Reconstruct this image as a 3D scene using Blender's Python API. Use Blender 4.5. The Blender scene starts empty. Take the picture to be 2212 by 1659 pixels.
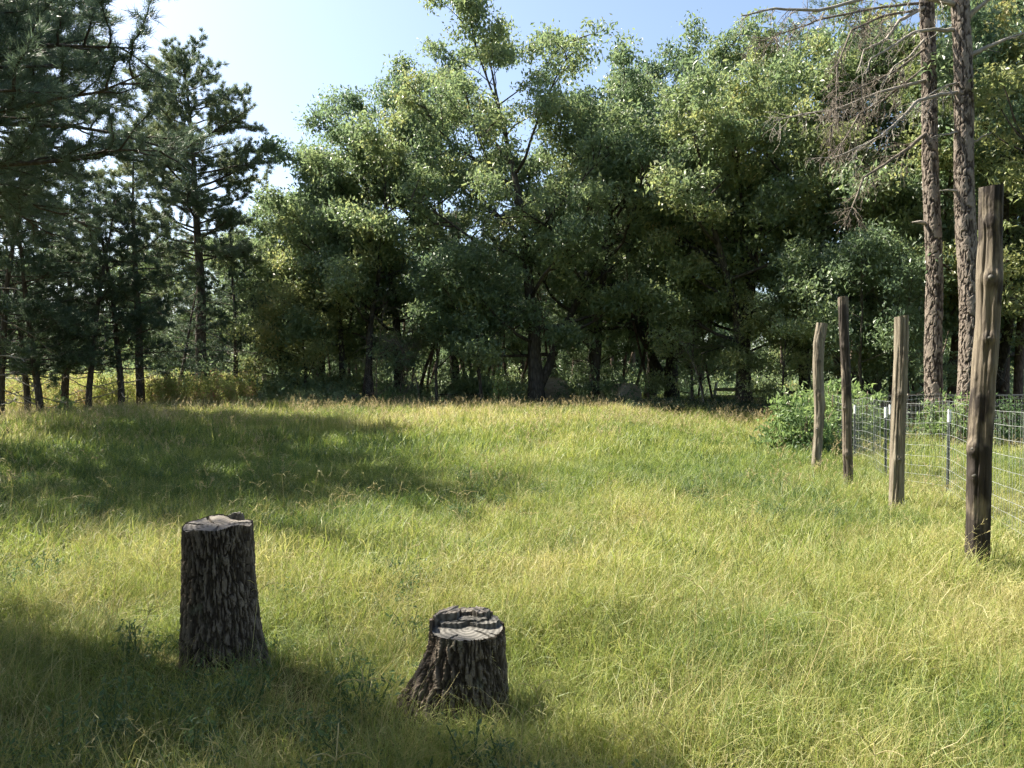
import bpy, math
import numpy as np
from mathutils import Vector, Matrix

# ------------------------------------------------------------------ camera, sky, sun, exposure
scene = bpy.context.scene
COL = scene.collection
EYE = 1.6
FPX = 1661.0                      # focal length in units of a 2212-wide picture
cam_d = bpy.data.cameras.new('camera')
cam_d.sensor_width = 36.0
cam_d.lens = 36.0 * FPX / 2212.0
cam_d.clip_start = 0.05
cam_d.clip_end = 3000
cam = bpy.data.objects.new('camera', cam_d)
cam.location = (0, 0, EYE)
cam.rotation_euler = (math.radians(90), 0, 0)
COL.objects.link(cam)
scene.camera = cam

SUN_AZ, SUN_EL = math.radians(-65), math.radians(50)
SUN = Vector((math.sin(SUN_AZ) * math.cos(SUN_EL), math.cos(SUN_AZ) * math.cos(SUN_EL), math.sin(SUN_EL)))
world = bpy.data.worlds.new('World')
scene.world = world
world.use_nodes = True
wn = world.node_tree.nodes
wl = world.node_tree.links
wn.clear()
sky = wn.new('ShaderNodeTexSky')
sky.sky_type = 'NISHITA'
sky.sun_disc = False
sky.sun_elevation = SUN_EL
sky.sun_rotation = SUN_AZ
sky.altitude = 100
sky.air_density = 1.0
sky.dust_density = 2.2
sky.ozone_density = 1.0
bg = wn.new('ShaderNodeBackground')
bg.inputs['Strength'].default_value = 0.078
wo = wn.new('ShaderNodeOutputWorld')
wl.new(sky.outputs[0], bg.inputs[0])
wl.new(bg.outputs[0], wo.inputs[0])

sun_d = bpy.data.lights.new('sun', 'SUN')
sun_d.energy = 5.0
sun_d.angle = math.radians(0.55)
sun_d.color = (1.0, 0.93, 0.80)
sun = bpy.data.objects.new('sun', sun_d)
sun.rotation_euler = SUN.to_track_quat('Z', 'Y').to_euler()
sun.location = (-30, 20, 40)
COL.objects.link(sun)

vs = scene.view_settings
vs.view_transform = 'Standard'
vs.look = 'None'
vs.exposure = 1.8
vs.gamma = 1.0
vs.use_curve_mapping = False
scene.render.engine = 'CYCLES'
cy = scene.cycles
cy.max_bounces = 4
cy.diffuse_bounces = 3
cy.glossy_bounces = 1
cy.transmission_bounces = 2
cy.transparent_max_bounces = 4
cy.sample_clamp_indirect = 3.0
cy.sample_clamp_direct = 12.0
cy.use_denoising = True
cy.use_adaptive_sampling = True
cy.adaptive_threshold = 0.04
try:
    cy.denoising_prefilter = 'NONE'
except Exception:
    pass

# ------------------------------------------------------------------ helpers
rng = np.random.default_rng(7)


def smooth(a, b, x):
    t = np.clip((np.asarray(x, float) - a) / (b - a), 0, 1)
    return t * t * (3 - 2 * t)


def ground_z(x, y):
    x = np.asarray(x, float)
    y = np.asarray(y, float)
    sx = smooth(2, 7, x)
    lo = 8 + 9 * sx
    hi = 27 + 4 * sx
    t = np.clip((y - lo) / (hi - lo), 0, 1)
    t = t * t * (3 - 2 * t)
    amp = 0.62 - 0.25 * smooth(9.5, 12.5, x)
    z = amp * t
    z = z - 0.35 * smooth(-12, -18, x) * smooth(14, 22, y) * (1 - smooth(27, 33, y))
    z = z + 0.035 * np.sin(x * 1.3 + 0.7 * y) * np.sin(y * 0.9 - 0.4 * x) + 0.02 * np.sin(x * 3.1 - y * 2.3)
    return z


def gz(x, y):
    return float(ground_z(x, y))


def px(u, d):
    return (u - 1106.0) / FPX * d


def at(u, v, d):
    return np.array([px(u, d), d, EYE - (v - 829.5) / FPX * d])


def vnoise(x, y, seed=0):
    xi = np.floor(x).astype(np.int64)
    yi = np.floor(y).astype(np.int64)
    xf = x - xi
    yf = y - yi
    xf = xf * xf * (3 - 2 * xf)
    yf = yf * yf * (3 - 2 * yf)

    def h(a, b):
        n = (a * 374761393 + b * 668265263 + seed * 982451653) & 0x7fffffff
        n = ((n ^ (n >> 13)) * 1274126177) & 0x7fffffff
        return ((n ^ (n >> 16)) & 0xffff) / 65535.0
    a = h(xi, yi) * (1 - xf) + h(xi + 1, yi) * xf
    b = h(xi, yi + 1) * (1 - xf) + h(xi + 1, yi + 1) * xf
    return a * (1 - yf) + b * yf


def fbm(x, y, seed=0, oct=4):
    s = 0
    a = 0.5
    t = 0
    for i in range(oct):
        s = s + a * vnoise(x * 2 ** i + 17.3 * i, y * 2 ** i - 9.1 * i, seed + i)
        t += a
        a *= 0.5
    return s / t


def np_mesh(name, verts, quads=None, tris=None, attrs=None, mats=(), midx=None, smooth_shade=False):
    """mesh from numpy arrays; quads first, then tris"""
    me = bpy.data.meshes.new(name)
    verts = np.asarray(verts, np.float32).reshape(-1, 3)
    loops = []
    starts = []
    n = 0
    if quads is not None and len(quads):
        q = np.asarray(quads, np.int32).reshape(-1, 4)
        loops.append(q.ravel())
        starts.append(n + np.arange(len(q)) * 4)
        n += len(q) * 4
    if tris is not None and len(tris):
        t = np.asarray(tris, np.int32).reshape(-1, 3)
        loops.append(t.ravel())
        starts.append(n + np.arange(len(t)) * 3)
        n += len(t) * 3
    loops = np.concatenate(loops).astype(np.int32)
    starts = np.concatenate(starts).astype(np.int32)
    me.vertices.add(len(verts))
    me.vertices.foreach_set('co', verts.ravel())
    me.loops.add(len(loops))
    me.loops.foreach_set('vertex_index', loops)
    me.polygons.add(len(starts))
    me.polygons.foreach_set('loop_start', starts)
    if midx is not None:
        me.polygons.foreach_set('material_index', np.asarray(midx, np.int32))
    me.polygons.foreach_set('use_smooth', np.full(len(starts), bool(smooth_shade)))
    for k, arr in (attrs or {}).items():
        a = me.attributes.new(k, 'FLOAT', 'POINT')
        a.data.foreach_set('value', np.asarray(arr, np.float32))
    for m in mats:
        me.materials.append(m)
    me.update(calc_edges=True)
    me.validate()
    return me


class Acc:
    """collects verts / quads / tris"""

    def __init__(self):
        self.v = []
        self.q = []
        self.t = []
        self.n = 0
        self.a = []

    def add(self, v, q=None, t=None, rnd=0.5):
        v = np.asarray(v, float).reshape(-1, 3)
        if q is not None and len(q):
            self.q.append(np.asarray(q, int).reshape(-1, 4) + self.n)
        if t is not None and len(t):
            self.t.append(np.asarray(t, int).reshape(-1, 3) + self.n)
        self.v.append(v)
        self.a.append(np.full(len(v), rnd) if np.isscalar(rnd) else np.asarray(rnd, float))
        self.n += len(v)

    def tube(self, pts, rad, n=6, cap=True, rnd=0.5):
        pts = np.asarray(pts, float)
        k = len(pts)
        rad = np.broadcast_to(np.asarray(rad, float), (k,))
        tan = np.gradient(pts, axis=0)
        tan /= np.linalg.norm(tan, axis=1)[:, None] + 1e-9
        ref = np.array([0.0, 0, 1]) if abs(tan[:, 2]).mean() < 0.8 else np.array([1.0, 0.03, 0])
        a = np.cross(tan, ref)
        a /= np.linalg.norm(a, axis=1)[:, None] + 1e-9
        b = np.cross(tan, a)
        th = np.arange(n) / n * 2 * np.pi
        ring = (pts[:, None, :] + rad[:, None, None] * (np.cos(th)[None, :, None] * a[:, None, :] + np.sin(th)[None, :, None] * b[:, None, :]))
        v = ring.reshape(-1, 3)
        i = np.arange(k - 1)[:, None] * n
        j = np.arange(n)[None, :]
        jn = (j + 1) % n
        q = np.stack([i + j, i + n + j, i + n + jn, i + jn], -1).reshape(-1, 4)
        t = None
        if cap:
            v = np.vstack([v, pts[:1], pts[-1:]])
            c0, c1 = k * n, k * n + 1
            jj = np.arange(n)
            jm = (jj + 1) % n
            t = np.vstack([np.stack([np.full(n, c0), jj, jm], -1), np.stack([np.full(n, c1), (k - 1) * n + jm, (k - 1) * n + jj], -1)])
        self.add(v, q, t, rnd)

    def box(self, c, s, R=None, rnd=0.5):
        s = np.asarray(s, float) / 2
        v = np.array([[x, y, z] for z in (-1, 1) for y in (-1, 1) for x in (-1, 1)], float) * s
        if R is not None:
            v = v @ np.asarray(R, float).T
        v = v + np.asarray(c, float)
        q = [[0, 2, 3, 1], [4, 5, 7, 6], [0, 1, 5, 4], [2, 6, 7, 3], [0, 4, 6, 2], [1, 3, 7, 5]]
        self.add(v, q, None, rnd)

    def arrays(self):
        v = np.vstack(self.v) if self.v else np.zeros((0, 3))
        q = np.vstack(self.q) if self.q else np.zeros((0, 4), int)
        t = np.vstack(self.t) if self.t else np.zeros((0, 3), int)
        a = np.concatenate(self.a) if self.a else np.zeros(0)
        return v, q, t, a

    def mesh(self, name, mat, smooth_shade=False):
        v, q, t, a = self.arrays()
        return np_mesh(name, v, q, t, {'rnd': a}, [mat], None, smooth_shade)


def link(name, me, parent=None, loc=None):
    o = bpy.data.objects.new(name, me)
    COL.objects.link(o)
    if parent is not None:
        o.parent = parent
    if loc is not None:
        o.location = loc
    return o


def tag(o, label=None, cat=None, group=None, kind=None):
    if label:
        o['label'] = label
    if cat:
        o['category'] = cat
    if group:
        o['group'] = group
    if kind:
        o['kind'] = kind
    return o


def thing(name, label, cat, loc=(0, 0, 0), rz=0.0, group=None):
    o = bpy.data.objects.new(name, None)
    o.empty_display_size = 0.2
    COL.objects.link(o)
    o.location = loc
    o.rotation_euler = (0, 0, rz)
    return tag(o, label, cat, group)


# ------------------------------------------------------------------ materials
def new_mat(name):
    m = bpy.data.materials.new(name)
    m.use_nodes = True
    nt = m.node_tree
    nt.nodes.clear()
    out = nt.nodes.new('ShaderNodeOutputMaterial')
    return m, nt, out


def nd(nt, typ, **kw):
    n = nt.nodes.new(typ)
    for k, v in kw.items():
        setattr(n, k, v)
    return n


def ramp(nt, stops, fac=None, interp='LINEAR'):
    r = nt.nodes.new('ShaderNodeValToRGB')
    r.color_ramp.interpolation = interp
    el = r.color_ramp.elements
    while len(el) < len(stops):
        el.new(0.5)
    for e, (p, c) in zip(el, stops):
        e.position = p
        e.color = (c[0], c[1], c[2], 1)
    if fac is not None:
        nt.links.new(fac, r.inputs[0])
    return r


def math_node(nt, op, a, b=None, c=None, clamp=False):
    n = nt.nodes.new('ShaderNodeMath')
    n.operation = op
    n.use_clamp = clamp
    for i, x in enumerate((a, b, c)):
        if x is None:
            continue
        if isinstance(x, (int, float)):
            n.inputs[i].default_value = x
        else:
            nt.links.new(x, n.inputs[i])
    return n.outputs[0]


def noise(nt, scale, vec=None, detail=3, rough=0.5):
    n = nt.nodes.new('ShaderNodeTexNoise')
    n.inputs['Scale'].default_value = scale
    n.inputs['Detail'].default_value = detail
    n.inputs['Roughness'].default_value = rough
    if vec is not None:
        nt.links.new(vec, n.inputs['Vector'])
    return n.outputs[0]


def scaled_coords(nt, sc, space='Object'):
    tc = nt.nodes.new('ShaderNodeTexCoord')
    mp = nt.nodes.new('ShaderNodeMapping')
    mp.inputs['Scale'].default_value = sc
    nt.links.new(tc.outputs[space], mp.inputs['Vector'])
    return mp.outputs[0]


def leaf_mat(name, stops, transl=0.35, tcol=(0.30, 0.42, 0.05), rough=0.45, spec=0.5, var=0.5, posscale=0.35):
    """leaf shader: colour from per-leaf random + world noise, diffuse/gloss + translucent"""
    m, nt, out = new_mat(name)
    at_ = nd(nt, 'ShaderNodeAttribute', attribute_name='rnd')
    geo = nd(nt, 'ShaderNodeNewGeometry')
    oi = nd(nt, 'ShaderNodeObjectInfo')
    nz = noise(nt, posscale, geo.outputs['Position'], 2)
    f = math_node(nt, 'MULTIPLY', at_.outputs['Fac'], var)
    f = math_node(nt, 'MULTIPLY_ADD', nz, 1.1 - 0.5 * var, f)
    f = math_node(nt, 'MULTIPLY_ADD', oi.outputs['Random'], 0.26, f)
    f = math_node(nt, 'SUBTRACT', f, 0.34, clamp=True)
    r = ramp(nt, stops, f)
    p = nd(nt, 'ShaderNodeBsdfPrincipled')
    nt.links.new(r.outputs[0], p.inputs['Base Color'])
    p.inputs['Roughness'].default_value = rough
    p.inputs['Specular IOR Level'].default_value = spec
    t = nd(nt, 'ShaderNodeBsdfTranslucent')
    mx = nd(nt, 'ShaderNodeMix', data_type='RGBA', blend_type='MULTIPLY')
    mx.inputs[0].default_value = 0.0
    nt.links.new(r.outputs[0], mx.inputs[6])
    hs = nd(nt, 'ShaderNodeHueSaturation')
    hs.inputs['Hue'].default_value = 0.492
    hs.inputs['Saturation'].default_value = 1.0
    hs.inputs['Value'].default_value = 1.5
    nt.links.new(r.outputs[0], hs.inputs['Color'])
    nt.links.new(hs.outputs[0], t.inputs['Color'])
    ms = nd(nt, 'ShaderNodeMixShader')
    ms.inputs[0].default_value = transl
    nt.links.new(p.outputs[0], ms.inputs[1])
    nt.links.new(t.outputs[0], ms.inputs[2])
    nt.links.new(ms.outputs[0], out.inputs[0])
    return m


def bark_mat(name, c0, c1, c2, sc=(9, 9, 2.2), bump=0.6, lichen=None):
    m, nt, out = new_mat(name)
    co = scaled_coords(nt, sc)
    n1 = noise(nt, 1.6, co, 6, 0.65)
    vo = nd(nt, 'ShaderNodeTexVoronoi')
    vo.feature = 'DISTANCE_TO_EDGE'
    vo.inputs['Scale'].default_value = 1.4
    mixv = nd(nt, 'ShaderNodeMix', data_type='VECTOR')
    mixv.inputs[0].default_value = 0.12
    nt.links.new(co, mixv.inputs[4])
    nz = nd(nt, 'ShaderNodeTexNoise')
    nz.inputs['Scale'].default_value = 2.0
    nt.links.new(co, nz.inputs['Vector'])
    nt.links.new(nz.outputs[1], mixv.inputs[5])
    nt.links.new(mixv.outputs[1], vo.inputs['Vector'])
    e = math_node(nt, 'MULTIPLY', vo.outputs[0], 3.0, clamp=True)
    f = math_node(nt, 'MULTIPLY_ADD', n1, 0.9, math_node(nt, 'MULTIPLY_ADD', e, 0.35, -0.2), clamp=True)
    r = ramp(nt, [(0.05, c0), (0.5, c1), (0.95, c2)], f)
    colr = r.outputs[0]
    if lichen is not None:
        l = noise(nt, 2.3, scaled_coords(nt, (1, 1, 0.5)), 4, 0.6)
        lf = math_node(nt, 'MULTIPLY', math_node(nt, 'SUBTRACT', l, 0.56), 6.0, clamp=True)
        mx = nd(nt, 'ShaderNodeMix', data_type='RGBA')
        nt.links.new(lf, mx.inputs[0])
        nt.links.new(colr, mx.inputs[6])
        mx.inputs[7].default_value = (*lichen, 1)
        colr = mx.outputs[2]
    p = nd(nt, 'ShaderNodeBsdfPrincipled')
    p.inputs['Roughness'].default_value = 0.9
    p.inputs['Specular IOR Level'].default_value = 0.2
    nt.links.new(colr, p.inputs['Base Color'])
    bp = nd(nt, 'ShaderNodeBump')
    bp.inputs['Strength'].default_value = bump
    bp.inputs['Distance'].default_value = 0.03
    h = math_node(nt, 'MULTIPLY_ADD', n1, 0.6, e)
    nt.links.new(h, bp.inputs['Height'])
    nt.links.new(bp.outputs[0], p.inputs['Normal'])
    nt.links.new(p.outputs[0], out.inputs[0])
    return m


def plain_mat(name, col, rough=0.8, metal=0.0, var=0.25, sc=6.0, spec=0.3):
    m, nt, out = new_mat(name)
    co = scaled_coords(nt, (1, 1, 1))
    n1 = noise(nt, sc, co, 4, 0.6)
    lo = tuple(c * (1 - var) for c in col)
    hi = tuple(min(1, c * (1 + var)) for c in col)
    r = ramp(nt, [(0.25, lo), (0.75, hi)], n1)
    p = nd(nt, 'ShaderNodeBsdfPrincipled')
    p.inputs['Roughness'].default_value = rough
    p.inputs['Metallic'].default_value = metal
    p.inputs['Specular IOR Level'].default_value = spec
    nt.links.new(r.outputs[0], p.inputs['Base Color'])
    nt.links.new(p.outputs[0], out.inputs[0])
    return m


def grass_mat(name, stops, dry_amt=1.0, transl=0.4):
    """blade colour from per-blade random, position along the blade and the patch's own dryness"""
    m, nt, out = new_mat(name)
    rn = nd(nt, 'ShaderNodeAttribute', attribute_name='rnd')
    tp = nd(nt, 'ShaderNodeAttribute', attribute_name='tip')
    dr = nd(nt, 'ShaderNodeAttribute', attribute_name='dry')
    dr.attribute_type = 'INSTANCER'
    geo = nd(nt, 'ShaderNodeNewGeometry')
    n2 = noise(nt, 1.7, geo.outputs['Position'], 3)
    f = math_node(nt, 'MULTIPLY', rn.outputs['Fac'], 0.42)
    f = math_node(nt, 'MULTIPLY_ADD', tp.outputs['Fac'], 0.12, f)
    f = math_node(nt, 'MULTIPLY_ADD', dr.outputs['Fac'], 0.62 * dry_amt, f)
    f = math_node(nt, 'MULTIPLY_ADD', n2, 0.30, f)
    f = math_node(nt, 'SUBTRACT', f, 0.22, clamp=True)
    r = ramp(nt, stops, f)
    d = nd(nt, 'ShaderNodeBsdfPrincipled')
    d.inputs['Roughness'].default_value = 0.5
    d.inputs['Specular IOR Level'].default_value = 0.35
    nt.links.new(r.outputs[0], d.inputs['Base Color'])
    t = nd(nt, 'ShaderNodeBsdfTranslucent')
    hs = nd(nt, 'ShaderNodeHueSaturation')
    hs.inputs['Saturation'].default_value = 1.1
    hs.inputs['Value'].default_value = 1.25
    nt.links.new(r.outputs[0], hs.inputs['Color'])
    nt.links.new(hs.outputs[0], t.inputs['Color'])
    ms = nd(nt, 'ShaderNodeMixShader')
    ms.inputs[0].default_value = transl
    nt.links.new(d.outputs[0], ms.inputs[1])
    nt.links.new(t.outputs[0], ms.inputs[2])
    nt.links.new(ms.outputs[0], out.inputs[0])
    return m


OAK = [(0.0, (0.068, 0.112, 0.066)), (0.35, (0.122, 0.182, 0.088)), (0.62, (0.180, 0.235, 0.098)), (0.85, (0.28, 0.30, 0.11)), (1.0, (0.42, 0.31, 0.13))]
M_OAK = leaf_mat('oak_leaf', OAK, 0.48, rough=0.45, spec=0.8)
M_OAKY = leaf_mat('yellowing_leaf', [(0.0, (0.10, 0.145, 0.06)), (0.4, (0.18, 0.225, 0.085)), (0.7, (0.27, 0.275, 0.10)), (1.0, (0.40, 0.30, 0.12))], 0.42, rough=0.45, spec=0.6)
M_PINE = leaf_mat('pine_needle', [(0.0, (0.060, 0.098, 0.066)), (0.5, (0.110, 0.155, 0.088)), (0.85, (0.175, 0.205, 0.085)), (1.0, (0.27, 0.24, 0.11))], 0.30, rough=0.5, spec=0.5)
M_CEDAR = leaf_mat('cedar_spray', [(0.0, (0.050, 0.082, 0.058)), (0.6, (0.095, 0.138, 0.076)), (1.0, (0.17, 0.19, 0.085))], 0.28, rough=0.55, spec=0.4)
M_BUSH = leaf_mat('broad_leaf', [(0.0, (0.09, 0.15, 0.055)), (0.5, (0.17, 0.25, 0.085)), (0.9, (0.28, 0.35, 0.13)), (1.0, (0.38, 0.36, 0.16))], 0.45, rough=0.45, spec=0.5)
M_WEED = leaf_mat('weed_leaf', [(0.0, (0.13, 0.18, 0.05)), (0.35, (0.24, 0.30, 0.085)), (0.62, (0.36, 0.37, 0.12)), (0.80, (0.42, 0.34, 0.17)), (0.92, (0.40, 0.18, 0.11)), (1.0, (0.46, 0.42, 0.30))], 0.42, rough=0.5, spec=0.3, var=0.75, posscale=0.8)
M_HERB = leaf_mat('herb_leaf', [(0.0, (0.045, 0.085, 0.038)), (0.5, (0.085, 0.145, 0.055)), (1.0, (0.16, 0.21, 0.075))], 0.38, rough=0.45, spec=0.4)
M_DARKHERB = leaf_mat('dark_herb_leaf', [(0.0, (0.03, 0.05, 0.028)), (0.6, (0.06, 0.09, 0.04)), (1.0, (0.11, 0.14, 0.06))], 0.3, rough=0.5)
M_BARK_OAK = bark_mat('oak_bark', (0.030, 0.026, 0.022), (0.085, 0.075, 0.060), (0.16, 0.145, 0.12), (8, 8, 2))
M_BARK_PINE = bark_mat('pine_bark', (0.055, 0.038, 0.028), (0.14, 0.105, 0.08), (0.25, 0.19, 0.145), (7, 7, 3))
M_BARK_DARKPINE = bark_mat('grey_pine_bark', (0.035, 0.030, 0.026), (0.11, 0.09, 0.07), (0.22, 0.185, 0.145), (9, 9, 3))
M_DEAD = plain_mat('dead_twig', (0.15, 0.125, 0.098), 0.9, var=0.5, sc=9)
M_DEADPALE = plain_mat('bleached_branch', (0.27, 0.24, 0.20), 0.85, var=0.4, sc=5)
M_TWIG = plain_mat('twig', (0.065, 0.05, 0.038), 0.9, var=0.4, sc=8)

# ------------------------------------------------------------------ ground
def build_ground():
    xs = np.unique(np.concatenate([np.linspace(-700, -60, 14), np.linspace(-60, -24, 14), np.linspace(-24, 24, 97), np.linspace(24, 60, 14), np.linspace(60, 700, 14)]))
    ys = np.unique(np.concatenate([np.linspace(-60, -4, 10), np.linspace(-4, 36, 101), np.linspace(36, 90, 14), np.linspace(90, 900, 16)]))
    X, Y = np.meshgrid(xs, ys)
    Z = ground_z(X, Y)
    v = np.stack([X, Y, Z], -1).reshape(-1, 3)
    nx = len(xs)
    i = np.arange(len(ys) - 1)[:, None] * nx + np.arange(nx - 1)[None, :]
    q = np.stack([i, i + 1, i + nx + 1, i + nx], -1).reshape(-1, 4)
    m, nt, out = new_mat('meadow_soil')
    geo = nd(nt, 'ShaderNodeNewGeometry')
    n1 = noise(nt, 0.5, geo.outputs['Position'], 5, 0.6)
    n2 = noise(nt, 14.0, geo.outputs['Position'], 5, 0.7)
    f = math_node(nt, 'MULTIPLY_ADD', n2, 0.6, math_node(nt, 'MULTIPLY_ADD', n1, 0.6, -0.1), clamp=True)
    r = ramp(nt, [(0.2, (0.040, 0.038, 0.018)), (0.5, (0.085, 0.085, 0.032)), (0.8, (0.15, 0.13, 0.06))], f)
    litter = ramp(nt, [(0.2, (0.035, 0.026, 0.017)), (0.6, (0.10, 0.075, 0.045)), (0.9, (0.19, 0.14, 0.085))], n2)
    past = ramp(nt, [(0.2, (0.07, 0.11, 0.025)), (0.8, (0.17, 0.21, 0.05))], n2)
    sep = nd(nt, 'ShaderNodeSeparateXYZ')
    nt.links.new(geo.outputs['Position'], sep.inputs[0])
    yy = math_node(nt, 'MULTIPLY_ADD', n1, 5.0, sep.outputs[1])
    k = nd(nt, 'ShaderNodeMapRange')
    k.inputs[1].default_value = 33.0
    k.inputs[2].default_value = 36.5
    nt.links.new(yy, k.inputs[0])
    k2 = nd(nt, 'ShaderNodeMapRange')
    k2.inputs[1].default_value = 5.0
    k2.inputs[2].default_value = 9.0
    nt.links.new(sep.outputs[0], k2.inputs[0])
    mxa = nd(nt, 'ShaderNodeMix', data_type='RGBA')
    nt.links.new(k2.outputs[0], mxa.inputs[0])
    nt.links.new(litter.outputs[0], mxa.inputs[6])
    nt.links.new(past.outputs[0], mxa.inputs[7])
    mx = nd(nt, 'ShaderNodeMix', data_type='RGBA')
    nt.links.new(k.outputs[0], mx.inputs[0])
    nt.links.new(r.outputs[0], mx.inputs[6])
    nt.links.new(mxa.outputs[2], mx.inputs[7])
    p = nd(nt, 'ShaderNodeBsdfDiffuse')
    nt.links.new(mx.outputs[2], p.inputs[0])
    nt.links.new(p.outputs[0], out.inputs[0])
    o = link('ground', np_mesh('ground', v, q, None, None, [m], None, True))
    tag(o, 'gently rising meadow ground running back under the trees', 'ground', kind='structure')


build_ground()


# ------------------------------------------------------------------ bark geometry
def worley(x, y, w, cw, ch, r_, jitter=0.9):
    """F1,F2 of jittered cells cw x ch; x periodic with period w"""
    nx = max(3, int(round(w / cw)))
    cw = w / nx
    y0 = y.min() - 2 * ch
    ny = int((y.max() - y0) / ch) + 4
    jx = r_.uniform(-0.5, 0.5, (ny, nx)) * jitter
    jy = r_.uniform(-0.5, 0.5, (ny, nx)) * jitter
    idv = r_.uniform(0, 1, (ny, nx))
    xi = np.floor(x / cw).astype(int)
    yi = np.floor((y - y0) / ch).astype(int)
    f1 = np.full(x.shape, 9.0)
    f2 = np.full(x.shape, 9.0)
    cid = np.zeros(x.shape)
    for dy in (-1, 0, 1):
        for dx in (-1, 0, 1):
            a = xi + dx
            b = np.clip(yi + dy, 0, ny - 1)
            am = a % nx
            off = 0.5 * (b % 2)
            ddx = x / cw - (a + 0.5 + off - 0.25 + jx[b, am])
            ddy = (y - y0) / ch - (b + 0.5 + jy[b, am])
            d = np.sqrt(ddx ** 2 + ddy ** 2)
            near = d < f1
            f2 = np.where(near, f1, np.minimum(f2, d))
            cid = np.where(near, idv[b, am], cid)
            f1 = np.where(near, d, f1)
    return f1, f2, cid


def barked(center, radius, h0, h1, nring, nside, cell, amp, seed, flare=None, wob=0.03, warp=1.0, e_hi=0.5):
    """a tube with real bark plates. center(t)->(x,y); radius(t); flare(theta,t)->extra radius"""
    r_ = np.random.default_rng(seed)
    t = np.linspace(0, 1, nring)
    th = np.linspace(0, 2 * np.pi, nside, endpoint=False) + math.pi / 2
    T, TH = np.meshgrid(t, th, indexing='ij')
    Z = h0 + (h1 - h0) * T
    R = radius(T)
    R = R * (1 + wob * np.sin(2 * TH + seed) + 0.6 * wob * np.sin(3 * TH + 2 * seed + 3 * T))
    if flare is not None:
        R = R + flare(TH, T)
    rm = float(np.mean(radius(np.array([0.5]))))
    sx = (TH - math.pi / 2) * rm
    Z0_ = Z
    Z = Z + 0.45 * sx + cell[1] * 1.6 * (fbm(sx / cell[0] * 0.35 + 77, Z / cell[1] * 0.5, seed + 51) - 0.5)
    wx = (fbm(sx / cell[0] * 0.5 + 5, Z / cell[1] * 1.1, seed + 11) - 0.5) * warp
    n1 = fbm(sx / cell[0] + wx, Z / cell[1] * 0.8 + 0.3 * wx, seed, 3)
    r1_ = np.abs(2 * n1 - 1) * 2.2
    e = smooth(0.02, e_hi, r1_)
    n2 = fbm(sx / cell[0] * 0.7 + 31 + wx, Z / (cell[1] * 0.42), seed + 21, 2)
    e2 = smooth(0.0, 0.22, np.abs(2 * n2 - 1) * 2)
    n3 = fbm(sx / cell[0] * 0.6 + 60, Z / cell[1] * 1.2, seed + 31, 2)
    fine = fbm(sx / cell[0] * 4, Z / cell[1] * 7, seed + 41, 4) - 0.5
    hgt = e * (0.45 + 0.35 * e2 + 0.45 * n3) + 0.5 * fine
    hgt = np.clip(hgt, 0, 1.2)
    Z = Z0_
    R = R + amp * (hgt - 0.5)
    cx, cyy = center(T)
    v = np.stack([cx + R * np.cos(TH), cyy + R * np.sin(TH), Z], -1).reshape(-1, 3)
    i = np.arange(nring - 1)[:, None] * nside
    j = np.arange(nside)[None, :]
    jn = (j + 1) % nside
    q = np.stack([i + j, i + jn, i + nside + jn, i + nside + j], -1).reshape(-1, 4)
    return v, q, hgt.reshape(-1), R


def bark_plate_mat(name, stops, lichen=None, fine=40.0):
    """bark coloured by the relief stored in attribute rnd"""
    m, nt, out = new_mat(name)
    a = nd(nt, 'ShaderNodeAttribute', attribute_name='rnd')
    co = scaled_coords(nt, (1, 1, 0.35))
    n1 = noise(nt, fine, co, 5, 0.7)
    n0 = noise(nt, 3.0, co, 3, 0.6)
    f = math_node(nt, 'MULTIPLY_ADD', a.outputs['Fac'], 0.75, math_node(nt, 'MULTIPLY_ADD', n1, 0.5, -0.25), clamp=True)
    f = math_node(nt, 'MULTIPLY_ADD', n0, 0.35, math_node(nt, 'SUBTRACT', f, 0.17), clamp=True)
    r = ramp(nt, stops, f)
    colr = r.outputs[0]
    if lichen is not None:
        l = noise(nt, 7.0, scaled_coords(nt, (1, 1, 0.7)), 4, 0.65)
        lf = math_node(nt, 'MULTIPLY', math_node(nt, 'SUBTRACT', l, 0.60), 7.0, clamp=True)
        mx = nd(nt, 'ShaderNodeMix', data_type='RGBA')
        nt.links.new(lf, mx.inputs[0])
        nt.links.new(colr, mx.inputs[6])
        mx.inputs[7].default_value = (*lichen, 1)
        colr = mx.outputs[2]
    p = nd(nt, 'ShaderNodeBsdfPrincipled')
    p.inputs['Roughness'].default_value = 0.92
    p.inputs['Specular IOR Level'].default_value = 0.15
    nt.links.new(colr, p.inputs['Base Color'])
    bp = nd(nt, 'ShaderNodeBump')
    bp.inputs['Strength'].default_value = 0.5
    bp.inputs['Distance'].default_value = 0.008
    nt.links.new(n1, bp.inputs['Height'])
    nt.links.new(bp.outputs[0], p.inputs['Normal'])
    nt.links.new(p.outputs[0], out.inputs[0])
    return m


M_PLATE_PINE = bark_plate_mat('pine_bark_plates', [(0.05, (0.036, 0.028, 0.023)), (0.32, (0.085, 0.068, 0.056)), (0.58, (0.145, 0.119, 0.098)), (0.9, (0.235, 0.198, 0.163))], None, 22)
M_PLATE_STUMP = bark_plate_mat('stump_bark_plates', [(0.0, (0.040, 0.031, 0.024)), (0.30, (0.080, 0.063, 0.048)), (0.60, (0.135, 0.108, 0.083)), (0.95, (0.22, 0.182, 0.145))], (0.17, 0.17, 0.12), 60)


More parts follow.
